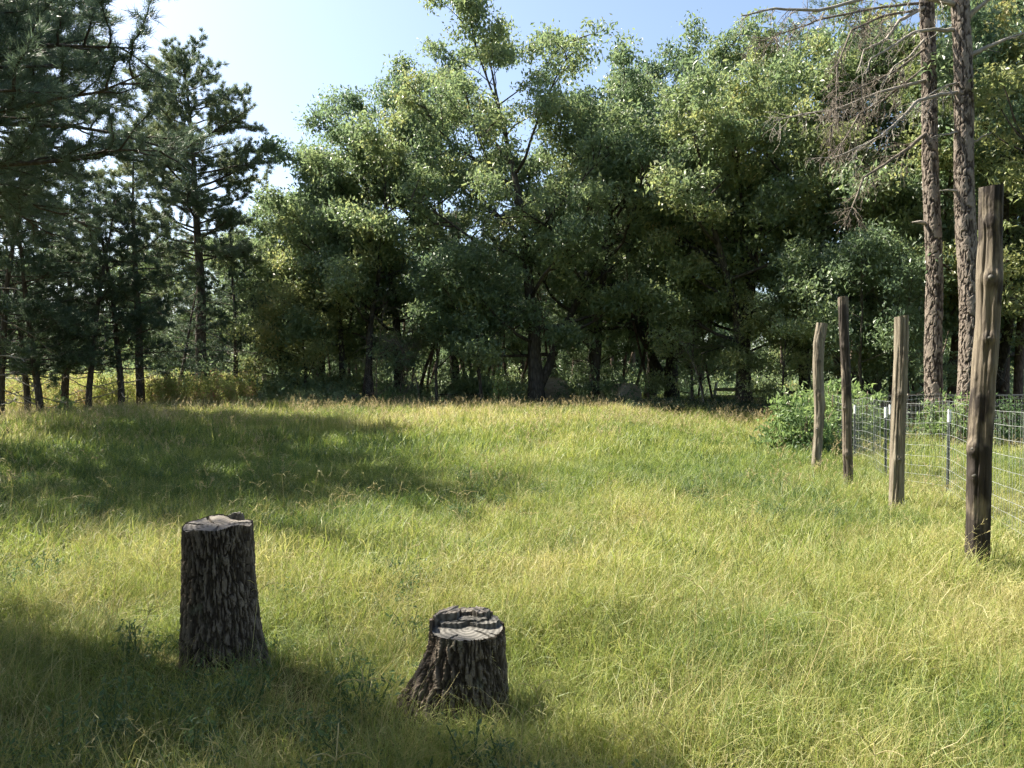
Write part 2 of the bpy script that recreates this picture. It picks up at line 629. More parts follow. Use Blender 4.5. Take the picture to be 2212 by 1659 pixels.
# ------------------------------------------------------------------ leaves
def leaf_quads(pos, size, r_, droop=0.35, aspect=0.45, up=0.35, fold=0.0):
    """rhombic leaves: axis mostly random + droop, normal biased upward; returns verts (n,4,3)"""
    n = len(pos)
    ax = r_.normal(size=(n, 3))
    ax[:, 2] -= droop * 2
    ax /= np.linalg.norm(ax, axis=1)[:, None]
    nm = r_.normal(size=(n, 3))
    nm[:, 2] += up * 3
    sd = np.cross(ax, nm)
    sd /= np.linalg.norm(sd, axis=1)[:, None] + 1e-9
    L = size * r_.uniform(0.5, 1.35, n)
    w = L * aspect * r_.uniform(0.8, 1.2, n) * 0.5
    nn = np.cross(sd, ax)
    base = pos - ax * (L * 0.5)[:, None]
    tip = pos + ax * (L * 0.5)[:, None] - nn * (L * 0.10)[:, None]
    mid = pos + ax * (L * 0.06)[:, None]
    l = mid + sd * w[:, None] + nn * (w * 0.25)[:, None]
    rr = mid - sd * w[:, None] + nn * (w * 0.25)[:, None]
    return np.stack([base, rr, tip, l], 1)


def leaf_arrays(centers, radii, count, size, r_, flat=0.65, **kw):
    n = len(centers)
    idx = np.repeat(np.arange(n), count)
    off = r_.normal(size=(len(idx), 3)) * 0.52
    ln = np.linalg.norm(off, axis=1)
    off *= (np.minimum(ln, 1.25) / (ln + 1e-9))[:, None]
    off[:, 2] *= flat
    off *= np.where(r_.uniform(0, 1, len(idx)) < 0.22, 1.25, 1.0)[:, None]
    pos = centers[idx] + off * radii[idx][:, None]
    v = leaf_quads(pos, size, r_, **kw)
    cl = r_.uniform(0, 1, n)
    rnd = np.clip(0.55 * r_.uniform(0, 1, len(idx)) + 0.45 * cl[idx], 0, 1)
    m = len(idx)
    q = np.arange(m * 4).reshape(m, 4)
    return v.reshape(-1, 3), q, np.repeat(rnd, 4)


def path(p0, d, L, k, r_, wob=0.12, up=0.0, droop=0.0):
    pts = [np.array(p0, float)]
    d = np.array(d, float)
    d /= np.linalg.norm(d)
    for i in range(k):
        d = d + r_.normal(size=3) * wob + np.array([0, 0, up - droop * (i / k)])
        d /= np.linalg.norm(d)
        pts.append(pts[-1] + d * (L / k))
    return np.array(pts)


def pick(pts, t):
    k = len(pts) - 1
    i = min(int(t * k), k - 1)
    f = t * k - i
    p = pts[i] * (1 - f) + pts[i + 1] * f
    d = pts[i + 1] - pts[i]
    return p, d / np.linalg.norm(d)


def oak_meshes(name, seed, H, spread, base, tr, leaves=110, lsize=0.16, forks=0, limbs=17, mat=None, bark=None, lean=0.0, dens=1.0, low=0.0, shape=None):
    """broadleaf tree -> (trunk mesh, crown mesh). base: fraction of H where foliage starts"""
    r_ = np.random.default_rng(seed)
    wood = Acc()
    twigs = Acc()
    centers = []
    radii = []
    trunk = path((0, 0, -0.3), (lean, 0.0, 1), H * 0.86, 12, r_, 0.05, 0.05)
    tt = np.linspace(0, 1, 13)
    rad = tr * (1 - 0.93 * tt ** 0.85)
    rad[0] *= 1.35
    rad[1] *= 1.08
    wood.tube(trunk, rad, 12)
    stems = [(trunk, 1.0)]
    for f in range(forks):
        a = seed * 1.7 + f * 2.4
        p, _ = pick(trunk, 0.06 + 0.1 * f)
        st = path(p, (math.cos(a) * 0.6, 0.3 * math.sin(a), 1), H * 0.62, 9, r_, 0.07, 0.06)
        wood.tube(st, tr * 0.62 * (1 - 0.92 * np.linspace(0, 1, 10)), 9)
        stems.append((st, 0.75))
    ga = r_.uniform(0, 6)
    for (st, sc) in stems:
        nl = int(limbs * sc)
        for i in range(nl):
            t = base + (0.985 - base) * ((i + r_.uniform(0, 0.8)) / nl) ** 0.9
            p, dd = pick(st, min(t, 0.985))
            ga += 2.4 + r_.normal() * 0.3
            hh = (t - base) / (1 - base)
            env = (0.62 + 0.9 * hh * (1 - hh) * 1.9 + low * (1 - hh)) * (1 - 0.38 * hh ** 3)
            L = spread * env * r_.uniform(0.72, 1.2) * (0.85 if sc < 1 else 1)
            el = 0.15 + 0.75 * hh + r_.normal() * 0.12
            dirv = np.array([math.cos(ga), math.sin(ga), el])
            r0 = max(0.018, tr * 0.42 * (1 - 0.8 * t) * min(1.2, L / spread))
            limb = path(p, dirv, L, 7, r_, 0.13, 0.05)
            wood.tube(limb, r0 * (1 - 0.85 * np.linspace(0, 1, 8)), 6)
            ns = max(4, int(L * 2.1))
            for j in range(ns):
                t2 = 0.28 + 0.72 * (j + r_.uniform(0, 1)) / ns
                p2, d2 = pick(limb, min(t2, 0.99))
                a2 = r_.normal(size=3)
                a2[2] = abs(a2[2]) * 0.6 - 0.15
                dv = d2 * 0.8 + a2 * 0.75
                L2 = L * 0.34 * r_.uniform(0.6, 1.25) * (1.15 - 0.5 * t2)
                sub = path(p2, dv, L2, 4, r_, 0.18, 0.02)
                twigs.tube(sub, 0.35 * r0 * (1 - 0.8 * np.linspace(0, 1, 5)) + 0.004, 4, False)
                for m_ in range(2):
                    t3 = r_.uniform(0.35, 0.95)
                    p3, d3 = pick(sub, t3)
                    c = p3 + r_.normal(size=3) * 0.16 + d3 * 0.12
                    centers.append(c)
                    radii.append(r_.uniform(0.28, 0.60))
                centers.append(sub[-1])
                radii.append(r_.uniform(0.32, 0.66))
    for i in range(6):
        centers.append(trunk[-1] + r_.normal(size=3) * 0.35)
        radii.append(0.5)
    centers = np.array(centers)
    radii = np.array(radii)
    keep = r_.uniform(0, 1, len(centers)) < 0.93
    if shape is not None:
        keep &= shape(centers)
    centers, radii = centers[keep], radii[keep]
    centers[:, 2] = np.maximum(centers[:, 2], 0.35)
    cnt = np.maximum(4, (leaves * dens * (radii / 0.47) ** 2)).astype(int)
    v, q, a = leaf_arrays(centers, radii, cnt, lsize, r_)
    tv, tq, tt_, ta = twigs.arrays()
    n0 = len(v)
    V = np.vstack([v, tv])
    Q = np.vstack([q, tq + n0])
    mi = np.concatenate([np.zeros(len(q), int), np.ones(len(tq), int)])
    crown = np_mesh(name + '_crown', V, Q, None, {'rnd': np.concatenate([a, ta])}, [mat or M_OAK, M_TWIG], mi)
    tm = wood.mesh(name + '_trunk', bark or M_BARK_OAK, True)
    return tm, crown


def needle_tufts(centers, dirs, count, length, width, r_, spreadv=0.9, up=0.25):
    n = len(centers)
    idx = np.repeat(np.arange(n), count)
    d = dirs[idx] * 0.7 + r_.normal(size=(len(idx), 3)) * spreadv * 0.62
    d[:, 2] += up
    d /= np.linalg.norm(d, axis=1)[:, None]
    L = length * r_.uniform(0.6, 1.15, len(idx))
    c = centers[idx] + r_.normal(size=(len(idx), 3)) * 0.035
    s = np.cross(d, r_.normal(size=(len(idx), 3)))
    s /= np.linalg.norm(s, axis=1)[:, None] + 1e-9
    w = width * 0.5
    a = c - s * w
    b = c + s * w
    t = c + d * L[:, None]
    v = np.stack([a, b, t], 1).reshape(-1, 3)
    cl = r_.uniform(0, 1, n)
    rnd = np.clip(0.5 * r_.uniform(0, 1, len(idx)) + 0.5 * cl[idx], 0, 1)
    return v, np.arange(len(idx) * 3).reshape(-1, 3), np.repeat(rnd, 3)


def pine_meshes(name, seed, H, spread, base, tr, nbr=46, needles=26, nlen=0.19, nwid=0.016, mat=None, bark=None, lean=0.0, dead=0, droop=0.1, top_round=0.5, wob=0.03, barked_trunk=False, only=None, second=1.0):
    """conifer -> (trunk mesh, crown mesh, dead-branch mesh or None)"""
    r_ = np.random.default_rng(seed)
    wood = Acc()
    twigs = Acc()
    deadl = []
    trunk = path((0, 0, -0.3), (lean, 0, 1), H + 0.3, 14, r_, wob, 0.06)
    rad = tr * (1 - 0.9 * np.linspace(0, 1, 15) ** 1.1)
    rad[0] *= 1.25
    wood.tube(trunk, rad, 12)
    cs, ds = [], []
    ga = r_.uniform(0, 6)
    for i in range(nbr):
        hh = (i + r_.uniform(0, 0.9)) / nbr
        t = base + (0.99 - base) * hh
        p, dd = pick(trunk, t)
        ga += 2.4 + r_.normal() * 0.25
        env = (1 - hh) ** top_round * (0.75 + 0.5 * min(1, hh * 4))
        L = max(0.35, spread * env * r_.uniform(0.6, 1.15))
        el = -0.05 + 0.55 * hh + r_.normal() * 0.12
        dirv = np.array([math.cos(ga), math.sin(ga), el])
        if only is not None and not only(dirv, hh, r_):
            continue
        r0 = max(0.012, tr * 0.20 * (1 - 0.55 * t) * min(1.6, 0.4 + L / spread))
        br = path(p, dirv, L, 7, r_, 0.10, 0.04, droop * 0.5)
        wood.tube(br, r0 * (1 - 0.85 * np.linspace(0, 1, 8)) + 0.003, 6)
        ns = max(4, int(L * 3.6 * second))
        for j in range(ns):
            t2 = 0.22 + 0.78 * (j + r_.uniform(0, 1)) / ns
            p2, d2 = pick(br, min(t2, 0.99))
            side = np.cross(d2, (0, 0, 1)) * (1 if j % 2 else -1)
            dv = d2 * 0.75 + side * 0.8 + r_.normal(size=3) * 0.25 + np.array([0, 0, 0.12])
            L2 = max(0.25, L * 0.36 * (1.15 - 0.75 * t2) * r_.uniform(0.6, 1.2))
            k2 = max(2, int(L2 / 0.16))
            sub = path(p2, dv, L2, k2, r_, 0.14, 0.03)
            twigs.tube(sub, 0.30 * r0 * (1 - 0.7 * np.linspace(0, 1, k2 + 1)) + 0.003, 4, False)
            for m_ in range(1, k2 + 1):
                if m_ < 0.3 * k2:
                    continue
                d = sub[m_] - sub[m_ - 1]
                cs.append(sub[m_])
                ds.append(d / np.linalg.norm(d))
                if r_.uniform() < 0.55:
                    q3 = path(sub[m_], d + r_.normal(size=3) * 0.12, r_.uniform(0.12, 0.32), 2, r_, 0.2, 0.05)
                    twigs.tube(q3, 0.004, 3, False)
                    cs.append(q3[-1])
                    ds.append(q3[-1] - q3[0])
        cs.append(br[-1])
        ds.append(br[-1] - br[-2])
    for i in range(dead):
        t = 0.10 + (base - 0.05) * (i + r_.uniform(0, 1)) / dead
        p, dd = pick(trunk, t)
        ga += 2.4
        L = spread * r_.uniform(0.3, 0.85)
        deadw = Acc()
        deadl.append(deadw)
        br = path(p, (math.cos(ga), math.sin(ga) * 0.6, r_.uniform(-0.25, 0.35)), L, 6, r_, 0.12, 0.02)
        deadw.tube(br, 0.022 * (1 - 0.8 * np.linspace(0, 1, 7)) + 0.004, 5)
        for j in range(int(L * 4)):
            p2, d2 = pick(br, r_.uniform(0.25, 1))
            sb = path(p2, d2 + r_.normal(size=3) * 0.5, L * 0.25 * r_.uniform(0.5, 1.2), 3, r_, 0.2)
            deadw.tube(sb, [0.007, 0.006, 0.005, 0.003], 3, False)
    cs = np.array(cs)
    ds = np.array(ds)
    ds /= np.linalg.norm(ds, axis=1)[:, None] + 1e-9
    cnt = np.full(len(cs), needles)
    v, t, a = needle_tufts(cs, ds, cnt, nlen, nwid, r_)
    tv, tq, _, ta = twigs.arrays()
    n0 = len(v)
    V = np.vstack([v, tv])
    mi = np.concatenate([np.ones(len(tq), int), np.zeros(len(t), int)])
    crown = np_mesh(name + '_crown', V, tq + n0, t, {'rnd': np.concatenate([a, ta])}, [mat or M_PINE, M_TWIG], mi)
    tm = wood.mesh(name + '_trunk', bark or M_BARK_DARKPINE, True)
    return tm, crown, [w_.mesh(name + '_dead_branch', M_DEADPALE, True) for w_ in deadl]


TREES = []


def plant(kind, meshes, x, y, label, cat='tree', rz=0.0, s=1.0, sz=None, group=None, tilt=(0, 0)):
    o = thing(kind, label, cat, (x, y, gz(x, y) - 0.03), rz, group)
    o.scale = (s, s, sz or s)
    o.rotation_euler = (tilt[0], tilt[1], rz)
    tk = link('trunk', meshes[0], o)
    link('crown', meshes[1], o)
    for dm in (meshes[2] if len(meshes) > 2 else []):
        link('dead_branch', dm, tk)
    TREES.append(o)
    return o

# ------------------------------------------------------------------ the trees
OAK_A = oak_meshes('oak_a', 11, 18.0, 5.6, 0.16, 0.34, leaves=80, lsize=0.185, forks=1, limbs=20, low=0.25)
OAK_B = oak_meshes('oak_b', 23, 16.5, 4.6, 0.19, 0.26, leaves=80, lsize=0.185, forks=0, limbs=19, low=0.2)
OAK_C = oak_meshes('oak_c', 37, 15.0, 4.9, 0.20, 0.30, leaves=80, lsize=0.185, forks=2, limbs=15, low=0.1)
OAK_D = oak_meshes('oak_d', 51, 12.0, 3.4, 0.19, 0.17, leaves=78, lsize=0.18, forks=0, limbs=17, low=0.3)
UNDER = oak_meshes('understory', 67, 6.5, 2.4, 0.14, 0.08, leaves=75, lsize=0.15, limbs=13, low=0.3)
UNDERY = oak_meshes('understory_yellow', 71, 6.0, 2.5, 0.12, 0.08, leaves=75, lsize=0.14, limbs=13, low=0.3, mat=M_OAKY)
OAK_Y = oak_meshes('oak_gold', 83, 14.0, 4.4, 0.08, 0.22, leaves=85, lsize=0.18, limbs=19, low=0.35, mat=M_OAKY)
PINE_A = pine_meshes('pine_a', 5, 15.2, 3.2, 0.42, 0.27, nbr=70, needles=52, nwid=0.022, dead=14, top_round=0.27, second=1.25)
PINE_B = pine_meshes('pine_b', 9, 10.4, 2.2, 0.36, 0.17, nbr=52, needles=48, nwid=0.02, dead=10, top_round=0.6)
CEDAR = pine_meshes('cedar', 13, 8.8, 2.6, 0.20, 0.13, nbr=46, needles=34, nlen=0.16, nwid=0.024, mat=M_CEDAR, dead=7, top_round=0.55, droop=0.25)
PINE_FAR = pine_meshes('pine_far', 15, 16.0, 2.6, 0.5, 0.20, nbr=40, needles=40, nwid=0.026, top_round=0.5, bark=M_BARK_PINE)


def uv_tree(kind, meshes, u, d, label, **kw):
    return plant(kind, meshes, px(u, d), d, label, **kw)


G_OAK = 'oaks along the back of the meadow'
G_PINE = 'pines and cedars at the left edge'
G_RIGHT = 'trees behind the wire fence'
uv_tree('oak_tree', OAK_A, 1160, 31.5, 'tallest broad oak with forked limbs at the middle of the tree line', rz=0.6, s=1.0, group=G_OAK)
uv_tree('oak_tree', OAK_B, 862, 36, 'tall oak directly left of the tallest oak, crown stepping down toward the sky', rz=2.0, s=1.0, group=G_OAK)
uv_tree('oak_tree', OAK_D, 738, 35, 'medium oak left of the tall oaks, leaves slightly yellowed', rz=0.4, s=1.06, group=G_OAK)
uv_tree('oak_tree', OAK_D, 640, 37, 'smallest oak at the left end of the oak row', rz=3.3, s=0.88, group=G_OAK)
uv_tree('oak_tree', OAK_B, 1283, 33, 'dark straight-trunked oak just right of the tallest oak', rz=4.0, s=0.97, group=G_OAK)
uv_tree('oak_tree', OAK_A, 1452, 37, 'tall oak behind and right of the hay bale with the sunlit rim', rz=2.6, s=1.0, group=G_OAK)
uv_tree('oak_tree', OAK_C, 1605, 29.5, 'spreading oak with a split base and low forking limbs near the rail fence', rz=1.2, s=1.05, group=G_OAK)
uv_tree('oak_tree', OAK_B, 1738, 32.5, 'slim dark-trunked oak between the split oak and the pokeweed bush', rz=5.2, s=1.05, group=G_OAK)
uv_tree('oak_tree', OAK_C, 1890, 29, 'leafy oak behind the four wooden posts', rz=3.0, s=1.12, group=G_RIGHT)
uv_tree('oak_tree', OAK_Y, 2010, 26.5, 'golden green oak behind the two bare pine trunks', rz=0.9, s=1.02, group=G_RIGHT)
uv_tree('oak_tree', OAK_A, 2140, 27.5, 'big oak filling the upper corner behind the tallest post', rz=4.4, s=1.02, group=G_RIGHT)
uv_tree('oak_tree', OAK_Y, 2300, 22.5, 'bronze tinted oak cut off by the picture edge behind the tallest post', rz=2.2, s=1.0, group=G_RIGHT)

uv_tree('oak_tree', OAK_B, 985, 38.5, 'tall oak filling the gap behind and left of the tallest oak', rz=0.9, s=1.04, group=G_OAK)
uv_tree('oak_tree', OAK_D, 800, 33, 'leafy oak in front of the crown that steps down toward the sky', rz=4.6, s=1.12, group=G_OAK)
uv_tree('oak_tree', OAK_C, 1404, 42, 'dark dense oak rising behind the round hay bale with the sunlit rim', rz=5.8, s=1.15, group=G_OAK)
uv_tree('oak_tree', OAK_C, 695, 41, 'hazy oak behind the medium oak at the left of the row', rz=2.2, s=0.88, group=G_OAK)
uv_tree('oak_tree', OAK_D, 562, 41, 'low oak closing the gap between the pines and the oak row', rz=1.4, s=0.8, group=G_OAK)
for (u, d, s, rz, lb) in ((30, 46, 0.80, 0.2, 'leafy tree beyond the goldenrod at the far left edge'), (150, 47, 0.85, 1.7, 'leafy tree beyond the goldenrod behind the thin cedars'),
                          (255, 46, 0.80, 3.1, 'leafy tree beyond the goldenrod behind the pale leaning trunk'), (345, 47.5, 0.9, 4.4, 'leafy tree beyond the goldenrod behind the shorter pine'),
                          (470, 46, 0.92, 5.3, 'leafy tree beyond the rail fence right of the tall rounded pine')):
    uv_tree('woodland_tree', OAK_D, u, d, lb, rz=rz, s=s, group='trees beyond the goldenrod')

uv_tree('small_tree', UNDER, 945, 31, 'low leafy tree with pale lit sprays beside the dead brush', rz=0.3, s=1.05, group='understory trees')
uv_tree('small_tree', UNDER, 1040, 30.5, 'low dark leafy tree left of the tallest oak trunk', rz=1.9, s=1.1, group='understory trees')
uv_tree('small_tree', UNDERY, 1495, 30, 'small yellowing tree between the hay bale and the split oak', rz=2.9, s=0.95, group='understory trees')
uv_tree('small_tree', UNDERY, 1690, 27.5, 'small golden tree above the left side of the pokeweed bush', rz=4.1, s=0.8, group='understory trees')
uv_tree('small_tree', UNDER, 600, 35, 'slender young tree left of the oak row beside the rail fence', rz=5.0, s=1.15, group='understory trees')
uv_tree('small_tree', UNDERY, 660, 33.5, 'young tree with yellow leaves near the low timber rail', rz=0.8, s=0.95, group='understory trees')
uv_tree('small_tree', UNDER, 1850, 24, 'bushy young tree behind the second and third posts', rz=3.9, s=1.0, group='understory trees')
uv_tree('small_tree', UNDER, 1960, 23.5, 'bushy young tree filling the gap left of the bare pines', rz=2.4, s=0.95, group='understory trees')

uv_tree('pine_tree', PINE_A, 436, 33, 'tall rounded pine standing clear against the sky', rz=0.5, s=0.97, group=G_PINE)
uv_tree('pine_tree', PINE_B, 305, 29.5, 'shorter pine with bare dead branches left of the tall rounded pine', rz=1.5, s=1.0, group=G_PINE)
uv_tree('cedar_tree', CEDAR, 262, 28.5, 'cedar with a pale leaning trunk beside the shorter pine', rz=2.7, s=1.02, group=G_PINE, tilt=(0, 0.06))
uv_tree('cedar_tree', CEDAR, 190, 28, 'thin straight cedar left of the leaning pale trunk', rz=0.2, s=0.95, group=G_PINE)
uv_tree('cedar_tree', CEDAR, 92, 26.5, 'cedar with a slightly bent trunk, second pair from the left edge', rz=4.4, s=1.0, group=G_PINE, tilt=(0, 0.03))
uv_tree('cedar_tree', CEDAR, 62, 27.3, 'thin dark cedar close behind the bent one near the left edge', rz=3.5, s=0.92, group=G_PINE)
uv_tree('cedar_tree', CEDAR, 4, 26, 'leaning dark cedar at the very left edge', rz=5.5, s=1.05, group=G_PINE, tilt=(0, 0.2))
uv_tree('cedar_tree', CEDAR, 378, 32, 'small cedar with a crooked thin trunk among the goldenrod', rz=1.1, s=0.7, group=G_PINE, tilt=(0, 0.1))
uv_tree('cedar_tree', CEDAR, 505, 34, 'dark cedar right of the tall rounded pine', rz=2.1, s=0.95, group=G_PINE)
uv_tree('pine_tree', PINE_B, 138, 28.5, 'pine rising between the thin cedars at the left', rz=4.9, s=0.9, group=G_PINE)

# the big pine standing just outside the left edge, boughs reaching into view, and the tree that shades the foreground
BIGPINE = pine_meshes('big_pine', 29, 11.5, 5.7, 0.46, 0.36, nbr=72, needles=44, nlen=0.20, nwid=0.014, top_round=0.4, droop=0.16, second=0.85, bark=M_BARK_DARKPINE)
plant('pine_tree', BIGPINE, -12.4, 15.3, 'huge pine with long dark boughs sweeping in from the upper left', rz=0.35)
plant('pine_tree', PINE_A, -16.1, 23.6, 'tall dark pine at the left edge behind the huge boughs', rz=2.0, s=1.15, sz=1.0)
LX, LY = -math.sin(SUN_AZ), -math.cos(SUN_AZ)          # the way the sunlight travels over the ground
NX, NY = -LY, LX
SHX, SHY = NX * -1.2 + LX * -8.8, NY * -1.2 + LY * -8.8


def shade_shape(c):
    """crown cut to shape so its cast shade ends along a set edge"""
    n_ = (c[:, 0] + SHX) * NX + (c[:, 1] + SHY) * NY
    t_ = (c[:, 0] + SHX) * LX + (c[:, 1] + SHY) * LY + c[:, 2] / math.tan(SUN_EL)
    return (n_ < 2.78) & (t_ < -1.3 + (2.78 - n_) * 2.2)  # keeps only foliage whose shadow lands inside the wanted foreground shade


SHADE = oak_meshes('shade_tree', 91, 11.5, 6.4, 0.16, 0.30, leaves=120, limbs=34, lsize=0.20, shape=shade_shape)
plant('oak_tree', SHADE, SHX, SHY, 'oak outside the view whose shade falls over the foreground grass', rz=0.0)
plant('oak_tree', SHADE, SHX - 4.0 * LX - 0.2, SHY - 4.0 * LY - 0.4, 'second oak added outside the view to thicken the foreground shade', rz=0.0)  # added up-sun of the first to make the foreground shade denser

# trees added behind the photographer to block sky light and darken the foreground
for (me, x, y, lb, rz, s) in ((OAK_A, -6.5, -8.0, 'unseen oak added behind the photographer, left of the nearest one', 0.5, 0.9), (OAK_B, 0.5, -7.0, 'unseen oak added nearest behind the photographer', 1.5, 0.9),
                              (OAK_C, 7.0, -8.5, 'unseen oak added behind the photographer, right of the nearest one', 2.5, 0.95), (OAK_A, -13.0, -5.0, 'unseen oak added behind and far left of the photographer', 3.5, 0.85),
                              (OAK_B, 13.5, -4.5, 'unseen oak added behind and far right of the photographer', 4.5, 0.9)):
    plant('oak_tree', me, x, y, lb, rz=rz, s=s, group='oaks added behind the photographer to block sky light')

# woods behind: trunks in the shade and crowns closing the gaps
r_ = np.random.default_rng(101)
LBL_P = 'slender pine trunk standing in the dark woods behind the meadow'
LBL_O = 'shaded leafy tree standing in the dark woods behind the meadow'
n_bg = 0
for i in range(600):
    d = r_.uniform(38, 72)
    u = r_.uniform(-350, 2500)
    x = px(u, d)
    if (u < 470 and d < 62) or (1370 < u < 1790 and d < 60):
        continue
    if any((x - t.location.x) ** 2 + (d - t.location.y) ** 2 < 2.1 ** 2 for t in TREES):
        continue
    vtop = np.interp(u, [-400, 0, 200, 330, 560, 620, 700, 850, 950, 2600], [520, 540, 545, 540, 580, 560, 520, 500, 480, 440])
    zt = EYE + (829.5 - vtop) / FPX * d - gz(x, d)
    pine = r_.uniform() < 0.5
    me, h0 = ((PINE_FAR, 16.0), (OAK_B, 16.5), (OAK_D, 12.0), (OAK_C, 15.0))[0 if pine else int(r_.integers(1, 4))]
    s = min(1.25, zt / h0) * r_.uniform(0.82, 1.0)
    plant('pine_tree' if pine else 'woodland_tree', me, x, d, LBL_P if pine else LBL_O, rz=r_.uniform(0, 6.28), s=max(0.55, min(s, 1.15)), sz=s,
          group='pines in the woods behind' if pine else 'leafy trees in the woods behind')
    n_bg += 1
    if n_bg >= 42:
        break

SLIM = pine_meshes('slim_pole', 61, 11.0, 1.5, 0.55, 0.075, nbr=18, needles=26, nwid=0.024, dead=0, wob=0.05, bark=M_BARK_PINE)
r_ = np.random.default_rng(303)
n_slim = 0
for i in range(300):
    d = r_.uniform(33.5, 50)
    u = r_.uniform(560, 1560) if r_.uniform() < 0.75 else r_.uniform(1800, 2260)
    x = px(u, d)
    if any((x - t.location.x) ** 2 + (d - t.location.y) ** 2 < 0.9 ** 2 for t in TREES):
        continue
    plant('pole_tree', SLIM, x, d, 'thin pole-like trunk among many at the shaded edge of the woods', rz=r_.uniform(0, 6.28), s=r_.uniform(0.75, 1.35), sz=r_.uniform(0.7, 1.0), group='thin pole trunks in the woods', tilt=(r_.normal() * 0.03, r_.normal() * 0.04))
    n_slim += 1
    if n_slim >= 46:
        break

# ------------------------------------------------------------------ the two bare pines on the right
def bare_pine(label, base_u, mid_u, top_u, d, r0, r1, seed, branches, stubs, crown_rz):
    x0 = px(base_u, d)
    z0 = gz(x0, d)
    o = thing('pine_tree', label, 'tree', (x0, d, z0 - 0.05), 0, 'bare pines behind the wire fence')
    zb, zt = -0.05, 17.5
    us = np.array([base_u, mid_u, top_u, top_u - 10])
    zs = np.array([at(0, v, d)[2] - z0 for v in (945, 400, 0, -300)])
    xs_ = (us - 1106) / FPX * d - x0

    def center(T):
        Z = zb + (zt - zb) * T
        return np.interp(Z, zs, xs_) + 0.03 * np.sin(Z * 1.1 + seed), 0.04 * np.sin(Z * 0.8 + seed * 2)

    def radius(T):
        return r0 + (r1 - r0) * T ** 0.9

    def flare(TH, T):
        return 0.10 * np.exp(-T * 38) * (1 + 0.5 * np.sin(3 * TH + seed))
    v, q, a, _ = barked(center, radius, zb, zt, 460, 72, (0.085, 0.20), 0.032, seed, flare, 0.03, 0.7, 0.45)
    tk = link('trunk', np_mesh('pine_trunk', v, q, None, {'rnd': a}, [M_PLATE_PINE], None, False), o)
    # crown above the picture
    cm = pine_meshes('bare_pine_top', seed + 3, 17.5, 3.0, 0.72, 0.02, nbr=26, needles=22, top_round=0.5)
    c = link('crown', cm[1], o)
    c.rotation_euler = (0, 0, crown_rz)
    c.location = (xs_[2], 0, 0)
    r_ = np.random.default_rng(seed + 50)
    for (uvs, dd, rb, twig, dark) in branches:
        ac = Acc()
        pts = []
        n = len(uvs)
        for i, (u, v_) in enumerate(uvs):
            dep = d - dd * i / (n - 1)
            pts.append(at(u, v_, dep) - np.array(o.location))
        pts = np.array(pts)
        # resample smoothly
        tt = np.linspace(0, n - 1, 5 * n)
        P = np.stack([np.interp(tt, range(n), pts[:, k]) for k in range(3)], -1)
        P = P + np.cumsum(r_.normal(size=P.shape), axis=0) * 0.008
        L = np.linalg.norm(np.diff(P, axis=0), axis=1).sum()
        ac.tube(P, rb * (1 - 0.82 * np.linspace(0, 1, len(P))) + 0.005, 7)
        ns = int(L * 4.2 * twig ** 0.6)
        for j in range(ns):
            t2 = r_.uniform(0.12, 1.0)
            p2, d2 = pick(P, min(t2, 0.99))
            side = np.cross(d2, (0, 1, 0)) * r_.choice([-1, 1])
            dv = d2 * 0.75 + side * r_.uniform(0.1, 0.7) + r_.normal(size=3) * 0.35 + np.array([0, 0, -0.25])
            L2 = r_.uniform(0.35, 1.05) * (1.1 - 0.4 * t2)
            sub = path(p2, dv, L2, 5, r_, 0.16, 0, 0.25)
            ac.tube(sub, 0.011 * (1 - 0.7 * np.linspace(0, 1, 6)), 4, False)
            for m_ in range(int(3.2 * twig) + 1):
                p3, d3 = pick(sub, r_.uniform(0.2, 1))
                s3 = path(p3, d3 * 0.8 + r_.normal(size=3) * 0.5 + np.array([0, 0, -0.3]), r_.uniform(0.12, 0.42), 3, r_, 0.25, 0, 0.2)
                ac.tube(s3, 0.0042, 3, False)
        link('dead_branch', ac.mesh('dead_branch', M_DEAD if dark else M_DEADPALE, True), tk)
    for (u0, v0, u1, v1, rb) in stubs:
        ac = Acc()
        p0 = at(u0, v0, d) - np.array(o.location)
        p1 = at(u1, v1, d - 0.15) - np.array(o.location)
        pm = (p0 + p1) / 2 + np.array([0, 0, 0.03])
        ac.tube([p0, pm, p1], [rb * 1.25, rb, rb * 0.35], 7)
        link('branch_stub', ac.mesh('branch_stub', M_DEADPALE, True), tk)
    return o


def C3(X, Y):      # points read off an enlarged crop of the upper right of the photograph, in 2212-wide units
    return (1474.6 + X / 3.0, Y / 3.0)


bare_pine('bare lower trunk of a scaly pine, left one of the close pair behind the posts', 2023, 2012, 2003, 21.0, 0.215, 0.15, 3, [
    ([C3(1590, 40), C3(1400, 140), C3(1330, 250), C3(1180, 320), C3(1130, 480)], 1.2, 0.05, 1.0, False),
    ([C3(1580, 240), C3(1480, 350), C3(1380, 420), C3(1290, 560)], 0.9, 0.03, 1.0, False),
    ([C3(1590, 520), C3(1430, 560), C3(1250, 620), C3(1000, 720), C3(800, 750), C3(600, 800)], 2.0, 0.045, 1.5, False),
    ([C3(1590, 850), C3(1480, 960), C3(1330, 1060), C3(1180, 1160), C3(1090, 1400)], 1.5, 0.055, 2.2, True),
    ([C3(1560, 20), C3(1300, 50), C3(900, 140), C3(700, 220), C3(500, 300)], 2.6, 0.035, 2.3, True),
    ([C3(1580, 60), C3(1300, 110), C3(1100, 200), C3(1010, 420), C3(1000, 700)], 2.4, 0.035, 2.6, True),
    ([C3(1590, 300), C3(1350, 470), C3(1150, 560), C3(1000, 640), C3(960, 900)], 2.2, 0.03, 2.4, True),
    ([C3(1590, 420), C3(1300, 640), C3(1150, 740), C3(1050, 900), C3(960, 1010)], 1.6, 0.03, 2.2, True),
], [(2004, 484, 1971, 480, 0.05)], 0.4)
